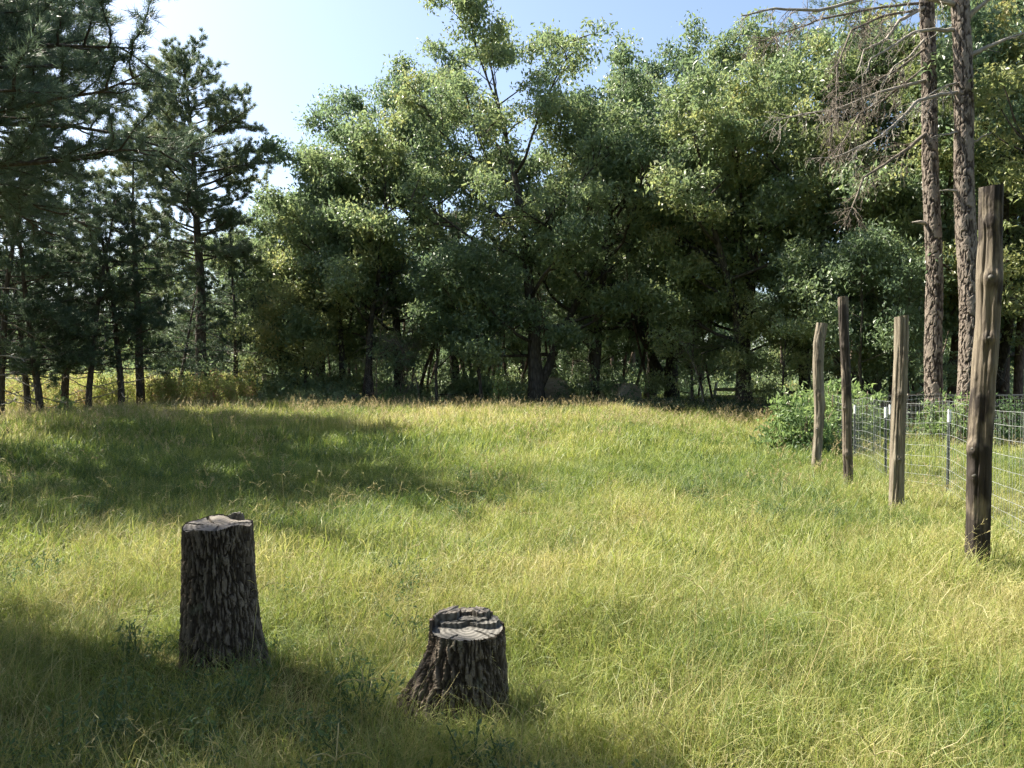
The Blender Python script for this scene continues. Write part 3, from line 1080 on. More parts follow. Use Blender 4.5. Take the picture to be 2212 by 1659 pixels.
bare_pine('bare lower trunk of a scaly pine, right one of the close pair behind the posts', 2097, 2086, 2074, 20.2, 0.265, 0.17, 4, [
    ([C3(1780, 200), C3(1640, 195), C3(1500, 215), C3(1380, 300), C3(1230, 390), C3(1200, 500)], 0.8, 0.05, 0.8, False),
    ([C3(1790, 600), C3(1680, 610), C3(1530, 650), C3(1430, 760), C3(1330, 860), C3(1200, 940), C3(980, 1040)], 1.5, 0.05, 1.4, False),
    ([C3(1790, 530), C3(1700, 560), C3(1600, 620), C3(1480, 720)], 0.6, 0.022, 1.4, False),
    ([C3(1790, 860), C3(1700, 870), C3(1630, 895)], 0.3, 0.03, 0.3, False),
    ([C3(1830, 140), C3(1900, 60), C3(1990, -20), C3(2200, -120)], 0.5, 0.08, 0.3, False),
    ([C3(1850, 360), C3(1960, 310), C3(2100, 250), C3(2300, 190)], 0.2, 0.07, 0.3, False),
    ([C3(1870, 930), C3(1940, 880), C3(2000, 855)], 0.2, 0.03, 0.4, False),
    ([C3(1780, 30), C3(1640, -10), C3(1500, -40), C3(1200, -30), C3(900, 60), C3(600, 40), C3(400, 90)], 2.5, 0.07, 1.0, False),
], [(2073, 414, 2030, 412, 0.03)], 1.4)

TRUNKS = pine_meshes('tall_pine', 41, 16.0, 2.6, 0.62, 0.17, nbr=28, needles=22, top_round=0.5, bark=M_BARK_PINE, dead=5)
uv_tree('pine_tree', TRUNKS, 2172, 27, 'reddish pine trunk in sun right of the tallest post, left of a close pair', rz=0.3, group=G_RIGHT)
uv_tree('pine_tree', TRUNKS, 2196, 26, 'reddish pine trunk in sun right of the tallest post, right of a close pair', rz=2.3, s=0.95, group=G_RIGHT)
uv_tree('pine_tree', TRUNKS, 2058, 29, 'dark shaded trunk seen in the gap between the two bare pines', rz=1.3, s=1.25, sz=1.0, group=G_RIGHT)
uv_tree('pine_tree', TRUNKS, 1927, 30, 'thin dark pine trunk just left of the third post', rz=4.3, s=0.8, sz=0.95, group=G_RIGHT)
uv_tree('pine_tree', TRUNKS, 2125, 31, 'pine trunk half hidden behind the tallest post', rz=5.3, s=0.9, sz=0.95, group=G_RIGHT)

# ------------------------------------------------------------------ stumps
def cut_wood_mat(name, c0, c1, c2, ring=60.0):
    m, nt, out = new_mat(name)
    tc = nd(nt, 'ShaderNodeTexCoord')
    sp = nd(nt, 'ShaderNodeSeparateXYZ')
    nt.links.new(tc.outputs['Object'], sp.inputs[0])
    cb = nd(nt, 'ShaderNodeCombineXYZ')
    nt.links.new(sp.outputs[0], cb.inputs[0])
    nt.links.new(sp.outputs[1], cb.inputs[1])
    ln = nd(nt, 'ShaderNodeVectorMath', operation='LENGTH')
    nt.links.new(cb.outputs[0], ln.inputs[0])
    nz = noise(nt, 6.0, tc.outputs['Object'], 4, 0.6)
    fine = noise(nt, 55.0, tc.outputs['Object'], 4, 0.7)
    ph = math_node(nt, 'MULTIPLY_ADD', nz, 0.08, ln.outputs['Value'])
    sn = math_node(nt, 'SINE', math_node(nt, 'MULTIPLY', ph, ring * 6.28))
    f = math_node(nt, 'MULTIPLY_ADD', sn, 0.19, math_node(nt, 'MULTIPLY_ADD', fine, 0.55, math_node(nt, 'MULTIPLY', nz, 0.45)), clamp=True)
    r = ramp(nt, [(0.25, c0), (0.5, c1), (0.75, c2)], f)
    p = nd(nt, 'ShaderNodeBsdfPrincipled')
    p.inputs['Roughness'].default_value = 0.8
    nt.links.new(r.outputs[0], p.inputs['Base Color'])
    bp = nd(nt, 'ShaderNodeBump')
    bp.inputs['Strength'].default_value = 0.5
    bp.inputs['Distance'].default_value = 0.004
    nt.links.new(f, bp.inputs['Height'])
    nt.links.new(bp.outputs[0], p.inputs['Normal'])
    nt.links.new(p.outputs[0], out.inputs[0])
    return m


M_CUT = cut_wood_mat('weathered_cut_wood', (0.060, 0.050, 0.040), (0.135, 0.116, 0.095), (0.21, 0.187, 0.157), 38.0)
M_CUTDARK = cut_wood_mat('grey_cut_wood', (0.045, 0.041, 0.034), (0.098, 0.092, 0.080), (0.165, 0.155, 0.135), 38.0)
M_CRACK = plain_mat('crack', (0.012, 0.010, 0.008), 1.0, var=0.2)


def disc_top(outline, zf, seed, cracks=7, rings=9):
    """cut face with radial drying cracks; outline (n,2), zf(x,y)->z"""
    r_ = np.random.default_rng(seed)
    n = len(outline)
    c = outline.mean(0)
    ca = r_.uniform(0, 2 * np.pi, cracks)
    cl = r_.uniform(0.25, 0.8, cracks)
    vs_, q, t = [], [], []
    ths = np.arctan2(outline[:, 1] - c[1], outline[:, 0] - c[0])
    for k in range(rings + 1):
        f = k / rings
        p = c + (outline - c) * f
        z = zf(p[:, 0], p[:, 1])
        for a, l in zip(ca, cl):
            dth = np.abs((ths - a + np.pi + 0.25 * (f - 0.5)) % (2 * np.pi) - np.pi)
            z = z - 0.014 * (dth * max(f, 0.05) < 0.035) * (f > 1 - l)
        vs_.append(np.stack([p[:, 0], p[:, 1], z], -1))
    v = np.vstack(vs_)
    for k in range(rings):
        i = k * n + np.arange(n)
        j = k * n + (np.arange(n) + 1) % n
        q.append(np.stack([i, j, j + n, i + n], -1))
    return v, np.vstack(q)


def stump1():
    x, y = px(470, 4.4), 4.4
    z0 = gz(x, y)
    o = thing('tree_stump', 'tall upright stump with deeply furrowed bark and pale sawn top', 'stump', (x, y, z0))
    H = 0.835

    def radius(T):
        return 0.180 + 0.012 * (1 - T)

    def center(T):
        return 0.010 * (1 - T), 0 * T

    def flare(TH, T):
        k = np.exp(-T * 3.6)
        return k * (0.12 * np.clip(np.cos(TH - 0.1), 0, 1) ** 1.5 + 0.05 * np.clip(np.cos(TH + 1.7), 0, 1) ** 3 + 0.015)
    v, q, a, R = barked(center, radius, -0.08, H, 240, 320, (0.015, 0.060), 0.017, 8, flare, 0.02, 0.8, 0.85)
    N = 320
    # let the top edge wander a little
    th = np.linspace(0, 2 * np.pi, N, endpoint=False)
    dz = 0.012 * np.sin(th * 2 + 0.4) + 0.008 * np.sin(5 * th) + 0.010 * np.cos(th)
    v[:, 2] += np.tile(dz, len(v) // N) * np.clip((v[:, 2] - 0.5) / 0.3, 0, 1)
    link('bark', np_mesh('stump_bark', v, q, None, {'rnd': a}, [M_PLATE_STUMP]), o)
    rimxy = v[-N:, :2]
    c = rimxy.mean(0)
    rad_ = np.hypot(*(rimxy - c).T)
    rad_ = np.convolve(np.concatenate([rad_[-12:], rad_, rad_[:12]]), np.ones(25) / 25, 'valid')
    out = c + 0.985 * rad_[:, None] * np.stack([np.cos(th + math.pi / 2), np.sin(th + math.pi / 2)], -1)

    def zf(px_, py_):
        a_ = (np.arctan2(py_ - c[1], px_ - c[0]) - math.pi / 2) % (2 * np.pi)
        rr = np.hypot(px_ - c[0], py_ - c[1]) / 0.2
        return H - 0.002 + np.interp(a_, th, dz) * rr - 0.004 * (1 - rr)
    dv, dq = disc_top(out, zf, 4, 8)
    link('sawn_face', np_mesh('stump_face', dv, dq, None, None, [M_CUT]), o)
    # ragged slivers left standing at the back of the cut
    r_ = np.random.default_rng(3)
    for (ax, w, h) in ((1.75, 0.035, 0.016), (1.30, 0.05, 0.045), (1.12, 0.03, 0.035), (1.55, 0.02, 0.02)):
        ac = Acc()
        cx, cy_ = c + 0.17 * np.array([math.cos(ax), math.sin(ax)])
        pts = []
        for k in range(7):
            f = k / 6
            pts.append((cx + (f - 0.5) * w * 1.5, cy_ + r_.normal() * 0.004, H + dz[0] * 0))
        pts = np.array(pts)
        hh = h * np.array([0.5, 0.9, 1.0, 0.75, 0.95, 0.6, 0.2]) * r_.uniform(0.7, 1.1, 7)
        for k in range(6):
            lo = pts[k].copy()
            hi = pts[k + 1].copy()
            mid = (lo + hi) / 2
            ac.box((mid[0], mid[1], H - 0.01 + hh[k] / 2), (w * 0.27, 0.016, hh[k] + 0.02), None, 0.4)
        link('splinter', ac.mesh('splinter', M_CUTDARK), o)
    # torn bark scab on the right edge
    ac = Acc()
    for k in range(10):
        a_ = 0.05 + r_.normal() * 0.18
        zz = 0.66 + r_.normal() * 0.04
        rr = 0.19
        ac.box((rr * math.cos(a_), rr * math.sin(a_), zz), (0.02, 0.03, 0.035), Matrix.Rotation(r_.uniform(0, 3), 3, 'Z') @ Matrix.Rotation(r_.uniform(-.4, .4), 3, 'X'), r_.uniform(0.5, 1))
    link('bark_scab', ac.mesh('bark_scab', M_PLATE_STUMP), o)


stump1()


def stump2():
    x, y = px(1010, 3.8), 3.8
    z0 = gz(x, y)
    o = thing('tree_stump', 'short broken stump with stepped cracked top and root flare', 'stump', (x, y, z0))
    H = 0.40

    def radius(T):
        return 0.172 + 0.006 * T

    def center(T):
        return 0 * T, 0 * T

    def flare(TH, T):
        k = np.clip(1.05 - 1.12 * T, 0, 1) ** 1.5
        left = np.clip(np.cos(TH - math.pi * 1.03), 0, 1) ** 2.2
        return k * (0.27 * left + 0.02 * np.clip(np.cos(TH + 0.2), 0, 1) ** 3 + 0.04 * np.clip(np.cos(TH + 1.3), 0, 1) ** 4 + 0.01)
    N = 300
    v, q, a, R = barked(center, radius, -0.08, H, 170, N, (0.015, 0.055), 0.018, 19, flare, 0.03, 0.8, 0.85)
    link('bark', np_mesh('stump_bark', v, q, None, {'rnd': a}, [M_PLATE_STUMP]), o)
    rimxy = v[-N:, :2]
    c = rimxy.mean(0)
    th = np.linspace(0, 2 * np.pi, N, endpoint=False)
    rad_ = np.hypot(*(rimxy - c).T)
    rad_ = np.convolve(np.concatenate([rad_[-12:], rad_, rad_[:12]]), np.ones(25) / 25, 'valid')
    out = c + 0.985 * rad_[:, None] * np.stack([np.cos(th + math.pi / 2), np.sin(th + math.pi / 2)], -1)
    r_ = np.random.default_rng(6)
    dv, dq = disc_top(out, lambda a_, b_: H - 0.003 + 0.012 * (b_ / 0.18) + 0.004 * np.sin(a_ * 40 + b_ * 25), 12, 9)
    link('sawn_face', np_mesh('stump_face', dv, dq, None, None, [M_CUTDARK]), o)

    # the higher back half: separate blocks of cracked wood, polygons cut from the disc
    def block(poly, h, tilt, mat, name='wood_block'):
        poly = np.array(poly, float)
        n = len(poly)
        # densify and roughen the edge
        pts = []
        for i in range(n):
            a_, b_ = poly[i], poly[(i + 1) % n]
            for f in np.linspace(0, 1, 6, endpoint=False):
                pts.append(a_ * (1 - f) + b_ * f + r_.normal(size=2) * 0.0022)
        pts = np.array(pts)
        m_ = len(pts)
        cc = pts.mean(0)
        zt = H + h + (pts - cc) @ np.array(tilt) + r_.normal(size=m_) * 0.0025
        zc = H + h
        V = np.vstack([np.c_[pts, np.full(m_, H - 0.02)], np.c_[pts, zt], np.c_[cc + (pts - cc) * 0.55, (zt + zc) / 2 + r_.normal(size=m_) * 0.002], [[cc[0], cc[1], zc]]])
        i = np.arange(m_)
        j = (i + 1) % m_
        Q = np.vstack([np.stack([i, j, j + m_, i + m_], -1), np.stack([i + m_, j + m_, j + 2 * m_, i + 2 * m_], -1)])
        T = np.stack([i + 2 * m_, j + 2 * m_, np.full(m_, 3 * m_)], -1)
        link(name, np_mesh(name, V, Q, T, None, [mat]), o)
    R0 = 0.172

    def pc(deg, f=1.0):
        return (R0 * f * math.cos(math.radians(deg)), R0 * f * math.sin(math.radians(deg)))
    block([pc(172), pc(150), pc(128, 1.02), pc(110), (-0.045, 0.10), (-0.06, 0.062), (-0.13, 0.05)], 0.062, (0.0, 0.10), M_CUT)
    block([(-0.035, 0.10), pc(106), pc(90, 1.03), pc(82), (0.012, 0.115), (-0.02, 0.12)], 0.052, (0.05, 0.1), M_CUT)
    block([(0.02, 0.10), pc(78), pc(62, 1.0), pc(50), (0.085, 0.075), (0.05, 0.07)], 0.060, (-0.1, 0.05), M_CUT)
    block([(-0.055, 0.055), (-0.035, 0.092), (0.012, 0.088), (0.04, 0.062), (0.08, 0.066), (0.10, 0.045), (0.0, 0.04)], 0.034, (0.05, 0.12), M_CUTDARK)
    block([(-0.16, 0.045), (-0.125, 0.042), (-0.06, 0.05), (0.0, 0.035), (-0.06, 0.022), (-0.13, 0.015)], 0.022, (0.0, 0.2), M_CUTDARK)
    block([(0.012, 0.032), (0.105, 0.038), pc(38, 0.95), pc(20, 0.97), (0.14, 0.02), (0.07, 0.012)], 0.026, (0.05, 0.2), M_CUTDARK)
    block([pc(46, 1.0), (0.115, 0.085), (0.125, 0.06), pc(28, 1.0)], 0.030, (0.1, 0.1), M_CUT)
    # bark curtain up the back and left of the raised half
    ac = Acc()
    for k in range(26):
        a_ = math.radians(20 + 165 * k / 25)
        rr = 0.181
        hh = 0.05 + r_.uniform(-0.012, 0.012) if k > 4 else 0.02
        ac.box((rr * math.cos(a_), rr * math.sin(a_), H + hh / 2 - 0.025), (0.014, 0.022, hh + 0.03), Matrix.Rotation(a_, 3, 'Z'), r_.uniform(0.1, 0.8))
    link('bark_rim', ac.mesh('bark_rim', M_PLATE_STUMP), o)


stump2()

# ------------------------------------------------------------------ four rough wooden posts
def post_mat(name, base_pale, mid, dark, patch, k=0.5, zones=((0, 0), (1, 0))):
    m, nt, out = new_mat(name)
    co = scaled_coords(nt, (14, 14, 0.8))
    n1 = noise(nt, 2.2, co, 6, 0.65)
    n2 = noise(nt, 3.0, scaled_coords(nt, (1.6, 1.6, 0.8)), 4, 0.55)
    n3 = noise(nt, 30.0, scaled_coords(nt, (1, 1, 0.15)), 3, 0.6)
    r = ramp(nt, [(0.28, dark), (0.48, mid), (0.68, base_pale)], n1)
    tcz = nd(nt, 'ShaderNodeTexCoord')
    sz = nd(nt, 'ShaderNodeSeparateXYZ')
    nt.links.new(tcz.outputs['Object'], sz.inputs[0])
    zr = ramp(nt, [(a_, (b_, b_, b_)) for a_, b_ in zones], math_node(nt, 'MULTIPLY', sz.outputs[2], 0.27))
    n2 = math_node(nt, 'MULTIPLY_ADD', zr.outputs[0], 0.35, n2)
    pf = math_node(nt, 'MULTIPLY', math_node(nt, 'SUBTRACT', n2, k), 9.0, clamp=True)
    mx = nd(nt, 'ShaderNodeMix', data_type='RGBA')
    nt.links.new(pf, mx.inputs[0])
    nt.links.new(r.outputs[0], mx.inputs[6])
    bk = ramp(nt, [(0.3, tuple(c * 0.5 for c in patch)), (0.7, tuple(c * 1.5 for c in patch))], n3)
    nt.links.new(bk.outputs[0], mx.inputs[7])
    p = nd(nt, 'ShaderNodeBsdfPrincipled')
    p.inputs['Roughness'].default_value = 0.8
    p.inputs['Specular IOR Level'].default_value = 0.25
    nt.links.new(mx.outputs[2], p.inputs['Base Color'])
    bp = nd(nt, 'ShaderNodeBump')
    bp.inputs['Strength'].default_value = 0.6
    bp.inputs['Distance'].default_value = 0.01
    h = math_node(nt, 'ADD', n1, pf)
    nt.links.new(h, bp.inputs['Height'])
    nt.links.new(bp.outputs[0], p.inputs['Normal'])
    nt.links.new(p.outputs[0], out.inputs[0])
    return m


M_POST_PALE = post_mat('peeled_post_wood', (0.27, 0.24, 0.185), (0.16, 0.135, 0.10), (0.056, 0.046, 0.034), (0.036, 0.029, 0.023), 0.56)
M_POST_MIX = post_mat('half_peeled_post_wood', (0.23, 0.195, 0.14), (0.13, 0.107, 0.080), (0.048, 0.039, 0.030), (0.030, 0.024, 0.020), 0.58,
                      ((0.0, 0.85), (0.26, 0.62), (0.36, 0.30), (0.45, 0.12), (0.70, 0.10), (0.77, 0.75), (1.0, 0.8)))
M_POST_DARK = post_mat('barked_post_wood', (0.24, 0.205, 0.155), (0.135, 0.11, 0.084), (0.055, 0.044, 0.034), (0.042, 0.034, 0.028), 0.62,
                       ((0.0, 0.8), (0.12, 0.4), (0.25, 0.15), (0.36, 0.3), (0.48, 0.7), (0.72, 0.6), (0.78, 0.1), (1.0, 0.0)))


def wood_post(label, d, line, mat, seed, knots=()):
    """line: (u, v, width) from the base to the top"""
    u0, v0, w0 = line[0]
    x0 = px(u0, d)
    o = thing('wooden_post', label, 'post', (x0, d, gz(x0, d)), 0, 'rough wooden posts along the wire fence')
    base = np.array([x0, d, gz(x0, d)])
    P = np.array([at(u, v, d) - base for (u, v, w) in line])
    W = np.array([w / FPX * d / 2 for (u, v, w) in line])
    zz = np.concatenate([[P[0, 2] - 0.5], P[:, 2]])
    xx = np.concatenate([[P[0, 0]], P[:, 0]])
    ww = np.concatenate([[W[0]], W])
    r_ = np.random.default_rng(seed)
    nr, ns = 190, 84
    Z = np.linspace(-0.3, P[-1, 2], nr)
    th = np.linspace(0, 2 * np.pi, ns, endpoint=False)
    ZZ, TH = np.meshgrid(Z, th, indexing='ij')
    R = np.interp(ZZ, zz, ww) * (1 + 0.035 * np.sin(2 * TH + seed + ZZ) + 0.02 * np.sin(5 * TH + 1.3 * ZZ))
    R = R + 0.010 * (fbm(TH * 3.0 + 9, ZZ * 2.2, seed) - 0.5) * 2 + 0.009 * (fbm(TH * 9, ZZ * 5, seed + 3) - 0.5) + 0.007 * np.abs(fbm(TH * 14 + 3, ZZ * 1.6, seed + 7) - 0.5)
    # long drying checks
    for k in range(9):
        a = r_.uniform(-2.9, -0.2)
        zc = r_.uniform(0.2, P[-1, 2])
        ln = r_.uniform(0.2, 0.8)
        dth = np.abs((TH - a - 0.1 * ZZ + np.pi) % (2 * np.pi) - np.pi)
        R = R - 0.016 * np.exp(-(dth / 0.07) ** 2) * smooth(ln, ln * 0.5, np.abs(ZZ - zc))
    for (kz, ka, kr, kh) in knots:
        dth = (TH - ka + np.pi) % (2 * np.pi) - np.pi
        rr = np.interp(kz, zz, ww)
        dist = np.sqrt((dth * rr) ** 2 + (ZZ - kz) ** 2)
        R = R + kh * np.exp(-(dist / kr) ** 2) - kh * 0.55 * np.exp(-(dist / (kr * 0.4)) ** 2)
    cx = np.interp(ZZ, zz, xx) + 0.006 * np.sin(ZZ * 3 + seed)
    v = np.stack([cx + R * np.cos(TH), R * np.sin(TH) + 0.008 * np.sin(ZZ * 2 + seed), ZZ], -1)
    v[-1, :, 2] += 0.012 * np.sin(th + seed)
    v = v.reshape(-1, 3)
    i = np.arange(nr - 1)[:, None] * ns
    j = np.arange(ns)[None, :]
    jn = (j + 1) % ns
    q = np.stack([i + j, i + jn, i + ns + jn, i + ns + j], -1).reshape(-1, 4)
    sh = link('shaft', np_mesh('post_shaft', v, q, None, None, [mat], None, True), o)
    top = v[-ns:]
    c = top.mean(0)
    V = np.vstack([top, c + (top - c) * 0.5, [c]])
    ii = np.arange(ns)
    jj = (ii + 1) % ns
    link('cut_top', np_mesh('post_top', V, np.stack([ii, jj, jj + ns, ii + ns], -1), np.stack([ii + ns, jj + ns, np.full(ns, 2 * ns)], -1), None, [M_CUT]), o)
    for (kz, ka, kr, kh) in knots:
        if kh < 0.02:
            continue
        ac = Acc()
        rr = np.interp(kz, zz, ww)
        kx = np.interp(kz, zz, xx)
        c0 = np.array([kx + rr * math.cos(ka), rr * math.sin(ka), kz])
        dr = np.array([math.cos(ka), math.sin(ka), 0.25])
        ac.tube([c0 - dr * 0.01, c0 + dr * kh * 0.6, c0 + dr * (kh * 0.75)], [kr * 0.42, kr * 0.36, kr * 0.1], 8)
        link('knot', ac.mesh('knot', M_CUTDARK, True), sh)
    return o


F = -math.pi / 2     # faces the camera
wood_post('tallest thickest post, half stripped of bark, in front of the wire fence', 6.4,
          [(2109, 1235, 46), (2114, 1100, 46), (2119, 950, 46), (2126, 800, 44), (2131, 690, 45), (2134, 610, 49), (2139, 520, 43), (2143, 402, 46)],
          M_POST_MIX, 1, [(2.48, F - 0.35, 0.07, 0.035), (1.98, F - 0.3, 0.045, 0.025), (1.07, F - 1.1, 0.055, 0.04), (0.85, F - 1.0, 0.05, 0.02), (0.12, F - 0.3, 0.05, 0.02), (1.75, F - 0.1, 0.05, 0.012), (2.95, F - 0.5, 0.05, 0.015)])
wood_post('pale grey peeled post with a flat top, second nearest of the four posts', 9.4,
          [(1936, 1100, 29), (1940, 960, 28), (1943, 820, 27), (1948, 683, 27)], M_POST_PALE, 2, [(0.7, F - 0.2, 0.05, 0.02), (1.5, F - 0.5, 0.04, 0.012), (1.9, F + 0.3, 0.04, 0.012)])
wood_post('thin dark mottled post, tallest of the three farther posts', 11.3,
          [(1834, 1058, 19), (1831, 960, 19), (1828, 850, 19), (1825, 740, 20), (1822, 642, 20)], M_POST_DARK, 3, [(0.52, F - 0.6, 0.05, 0.035), (0.9, F - 0.3, 0.03, 0.01), (2.1, F - 0.7, 0.04, 0.015), (1.2, F - 0.9, 0.04, 0.02)])
wood_post('crooked pale post beside the pokeweed bush, farthest of the four posts', 13.7,
          [(1763, 1010, 21), (1767, 940, 18), (1770, 880, 22), (1768, 800, 21), (1769, 740, 23), (1775, 698, 22)], M_POST_PALE, 5, [(1.4, F + 0.2, 0.05, 0.015), (0.8, F - 0.6, 0.06, 0.02)])

# ------------------------------------------------------------------ wire fence on steel T posts
M_WIRE = plain_mat('galvanised_wire', (0.36, 0.38, 0.37), 0.5, 0.4, var=0.25, sc=8, spec=0.5)
M_TSTEEL = plain_mat('dark_green_steel', (0.018, 0.026, 0.024), 0.5, 0.0, var=0.4, sc=20, spec=0.5)
M_TWHITE = plain_mat('white_post_tip', (0.72, 0.73, 0.74), 0.5, 0.0, var=0.08, sc=20)

ACC = Acc()
ACC.box((0, 0, 0.36), (0.036, 0.005, 1.68))
ACC.box((0, 0.018, 0.36), (0.005, 0.030, 1.68))
TP_STEM = ACC.mesh('t_post_stem', M_TSTEEL)
ACC = Acc()
ACC.box((0, -0.001, 1.12), (0.041, 0.010, 0.17))
ACC.box((0, 0.019, 1.12), (0.009, 0.034, 0.17))
TP_TIP = ACC.mesh('t_post_tip', M_TWHITE)
ACC = Acc()
ACC.box((0, 0, 0), (0.012, 0.012, 0.016))
TP_STUD = ACC.mesh('t_post_stud', M_TSTEEL)
tposts = [(px(2047, 10.6), 10.6, 'steel T post with white tip between the tallest post and the pale peeled post', 0.035),
          (px(1914, 12.6), 12.6, 'steel T post with white tip just left of the pale peeled post', 0.0),
          (px(1847, 15.4), 15.4, 'small steel T post with white tip beside the dark mottled post', 0.0),
          (px(1925, 13.4), 13.4, 'steel T post half hidden behind the pale peeled post', -0.01)]
for (x, y, lb, lean) in tposts:
    o = thing('steel_fence_post', lb, 'fence post', (x, y, gz(x, y) + 0.02), 0.4, 'steel T posts of the wire fence')
    o.rotation_euler = (0.0, lean, 0.3)
    stm = link('stem', TP_STEM, o)
    link('white_tip', TP_TIP, o)
    for k in range(20):
        s_ = link('stud', TP_STUD, stm)
        s_.location = (0, -0.008, 0.02 + k * 0.053)


def wire_fence(label, pts, top_off, spacing, seed, tilt=0.0):
    pts = np.array(pts, float)
    o = thing('wire_fence', label, 'wire fence', (pts[0, 0], pts[0, 1], 0))
    seg = np.linalg.norm(np.diff(pts, axis=0), axis=1)
    cum = np.concatenate([[0], np.cumsum(seg)])
    r_ = np.random.default_rng(seed)
    hs = [0.05, 0.17, 0.29, 0.42, 0.56, 0.72, 0.88, 1.04, 1.19, top_off]

    def P(s, h):
        x = np.interp(s, cum, pts[:, 0])
        y = np.interp(s, cum, pts[:, 1])
        sag = 0.010 * np.sin(s * 1.1 + seed) + 0.004 * np.sin(s * 3.3 + h * 2)
        return np.stack([x + 0.02 * np.sin(s * 2.3 + h * 3), y, ground_z(x, y) * 1.0 + h + sag], -1)
    s = np.linspace(0, cum[-1], int(cum[-1] / 0.18) + 2)
    for h in hs:
        ac = Acc()
        ac.tube(P(s, h) - np.array(o.location), 0.0022, 4, False)
        link('line_wire', ac.mesh('line_wire', M_WIRE, True), o)
    n = int(cum[-1] / spacing)
    ac = Acc()
    zz = np.array([hs[0], hs[4], hs[-1]])
    ac.tube(np.stack([0.006 * np.sin(zz * 5), 0 * zz, zz], -1), 0.0016, 4, False)
    me = ac.mesh('stay_wire', M_WIRE, True)
    for k in range(n + 1):
        p = P(np.array([min(k * spacing, cum[-1])]), 0.0)[0]
        w = link('stay_wire', me, o)
        w.location = Vector(p) - o.location
        w.rotation_euler = (r_.normal() * 0.01, r_.normal() * 0.012, r_.uniform(0, 6))
    return o


wire_fence('galvanised woven wire fence running back beside the four wooden posts',
           [(4.15, 5.2), (4.95, 7.6), (5.92, 10.62), (6.06, 12.6), (6.85, 15.4), (7.35, 18.2)], 1.33, 0.105, 2)
wire_fence('far run of woven wire turning away to the right behind the bush',
           [(7.4, 18.25), (10.0, 18.9), (13.5, 19.4)], 1.28, 0.10, 4)

# ------------------------------------------------------------------ timber rail fences
M_RAIL = plain_mat('weathered_rail', (0.22, 0.195, 0.165), 0.85, var=0.35, sc=10)
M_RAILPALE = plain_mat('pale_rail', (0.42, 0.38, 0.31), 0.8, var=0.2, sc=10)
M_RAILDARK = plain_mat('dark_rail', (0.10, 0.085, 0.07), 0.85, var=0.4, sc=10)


def rail(o, a, b, s, mat, rough=0.012, seed=0):
    a = np.array(a, float)
    b = np.array(b, float)
    d = b - a
    L = np.linalg.norm(d)
    dx = d / L
    up = np.array([0, 0, 1.0])
    sd = np.cross(dx, up)
    sd /= np.linalg.norm(sd)
    up = np.cross(sd, dx)
    r_ = np.random.default_rng(seed + int(abs(a[0]) * 100))
    k = 8
    V, Q = [], []
    for i in range(k + 1):
        c = a + d * i / k - np.array(o.location) + up * r_.normal() * rough + sd * r_.normal() * rough * 0.4
        for (e, f) in ((-1, -1), (1, -1), (1, 1), (-1, 1)):
            V.append(c + sd * e * s[0] / 2 + up * f * s[1] / 2)
    for i in range(k):
        for j in range(4):
            Q.append([i * 4 + j, i * 4 + (j + 1) % 4, i * 4 + 4 + (j + 1) % 4, i * 4 + 4 + j])
    Q += [[3, 2, 1, 0], [k * 4, k * 4 + 1, k * 4 + 2, k * 4 + 3]]
    link('rail', np_mesh('rail', V, Q, None, None, [mat]), o)


def fence_post(o, x, y, h, w, mat, lean=(0, 0)):
    ac = Acc()
    z = gz(x, y)
    c = np.array([x, y, 0]) - np.array(o.location)
    ac.tube([c + (0, 0, z - 0.3), c + (lean[0] * 0.5, lean[1] * .5, z + h * 0.5), c + (lean[0], lean[1], z + h)], [w * 0.55, w * 0.52, w * 0.47], 7)
    link('post', ac.mesh('rail_post', mat), o)


o = thing('rail_fence', 'dark board fence behind the wire fence under the bare pines', 'rail fence', (9.5, 21.5, 0))
for (ua, ub, d0, d1) in ((1858, 1958, 21.4, 21.6), (1958, 2110, 21.6, 21.8), (2110, 2290, 21.8, 22.0)):
    for (v, mat, s) in ((852, M_RAIL, (0.14, 0.045)), (873, M_RAILDARK, (0.04, 0.13)), (905, M_RAILDARK, (0.04, 0.13))):
        rail(o, at(ua, v, d0), at(ub, v + 4, d1), s, mat, 0.006, int(v))
for u in (1858, 1958, 2110):
    fence_post(o, px(u, 21.68), 21.68, 1.16, 0.13, M_RAILDARK)
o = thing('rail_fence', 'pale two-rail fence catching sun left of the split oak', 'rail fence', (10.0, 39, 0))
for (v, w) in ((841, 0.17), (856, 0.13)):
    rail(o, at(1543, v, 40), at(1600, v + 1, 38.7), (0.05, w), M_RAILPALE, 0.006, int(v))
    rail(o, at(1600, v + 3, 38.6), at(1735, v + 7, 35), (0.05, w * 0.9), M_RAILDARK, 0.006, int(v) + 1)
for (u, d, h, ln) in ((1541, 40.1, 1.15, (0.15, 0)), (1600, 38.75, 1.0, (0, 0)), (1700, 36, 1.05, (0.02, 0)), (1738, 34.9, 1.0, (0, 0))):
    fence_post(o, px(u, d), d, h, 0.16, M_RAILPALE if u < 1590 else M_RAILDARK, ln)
o = thing('rail_fence', 'single straight rail fence with a leaning brace among the goldenrod', 'rail fence', (-14, 35, 0))
rail(o, at(300, 838, 34.2), at(436, 836, 34.6), (0.09, 0.09), M_RAIL, 0.01, 3)
rail(o, at(440, 835, 34.6), at(570, 832, 35), (0.10, 0.10), M_RAILPALE, 0.006, 4)
rail(o, at(572, 868, 34.8), at(540, 838, 34.9), (0.10, 0.12), M_RAIL, 0.01, 7)
for (u, d, h, mat) in ((571, 35.05, 1.45, M_RAILPALE), (437, 34.7, 1.0, M_RAIL), (300, 34.25, 1.0, M_RAIL)):
    fence_post(o, px(u, d), d, h, 0.2, mat)

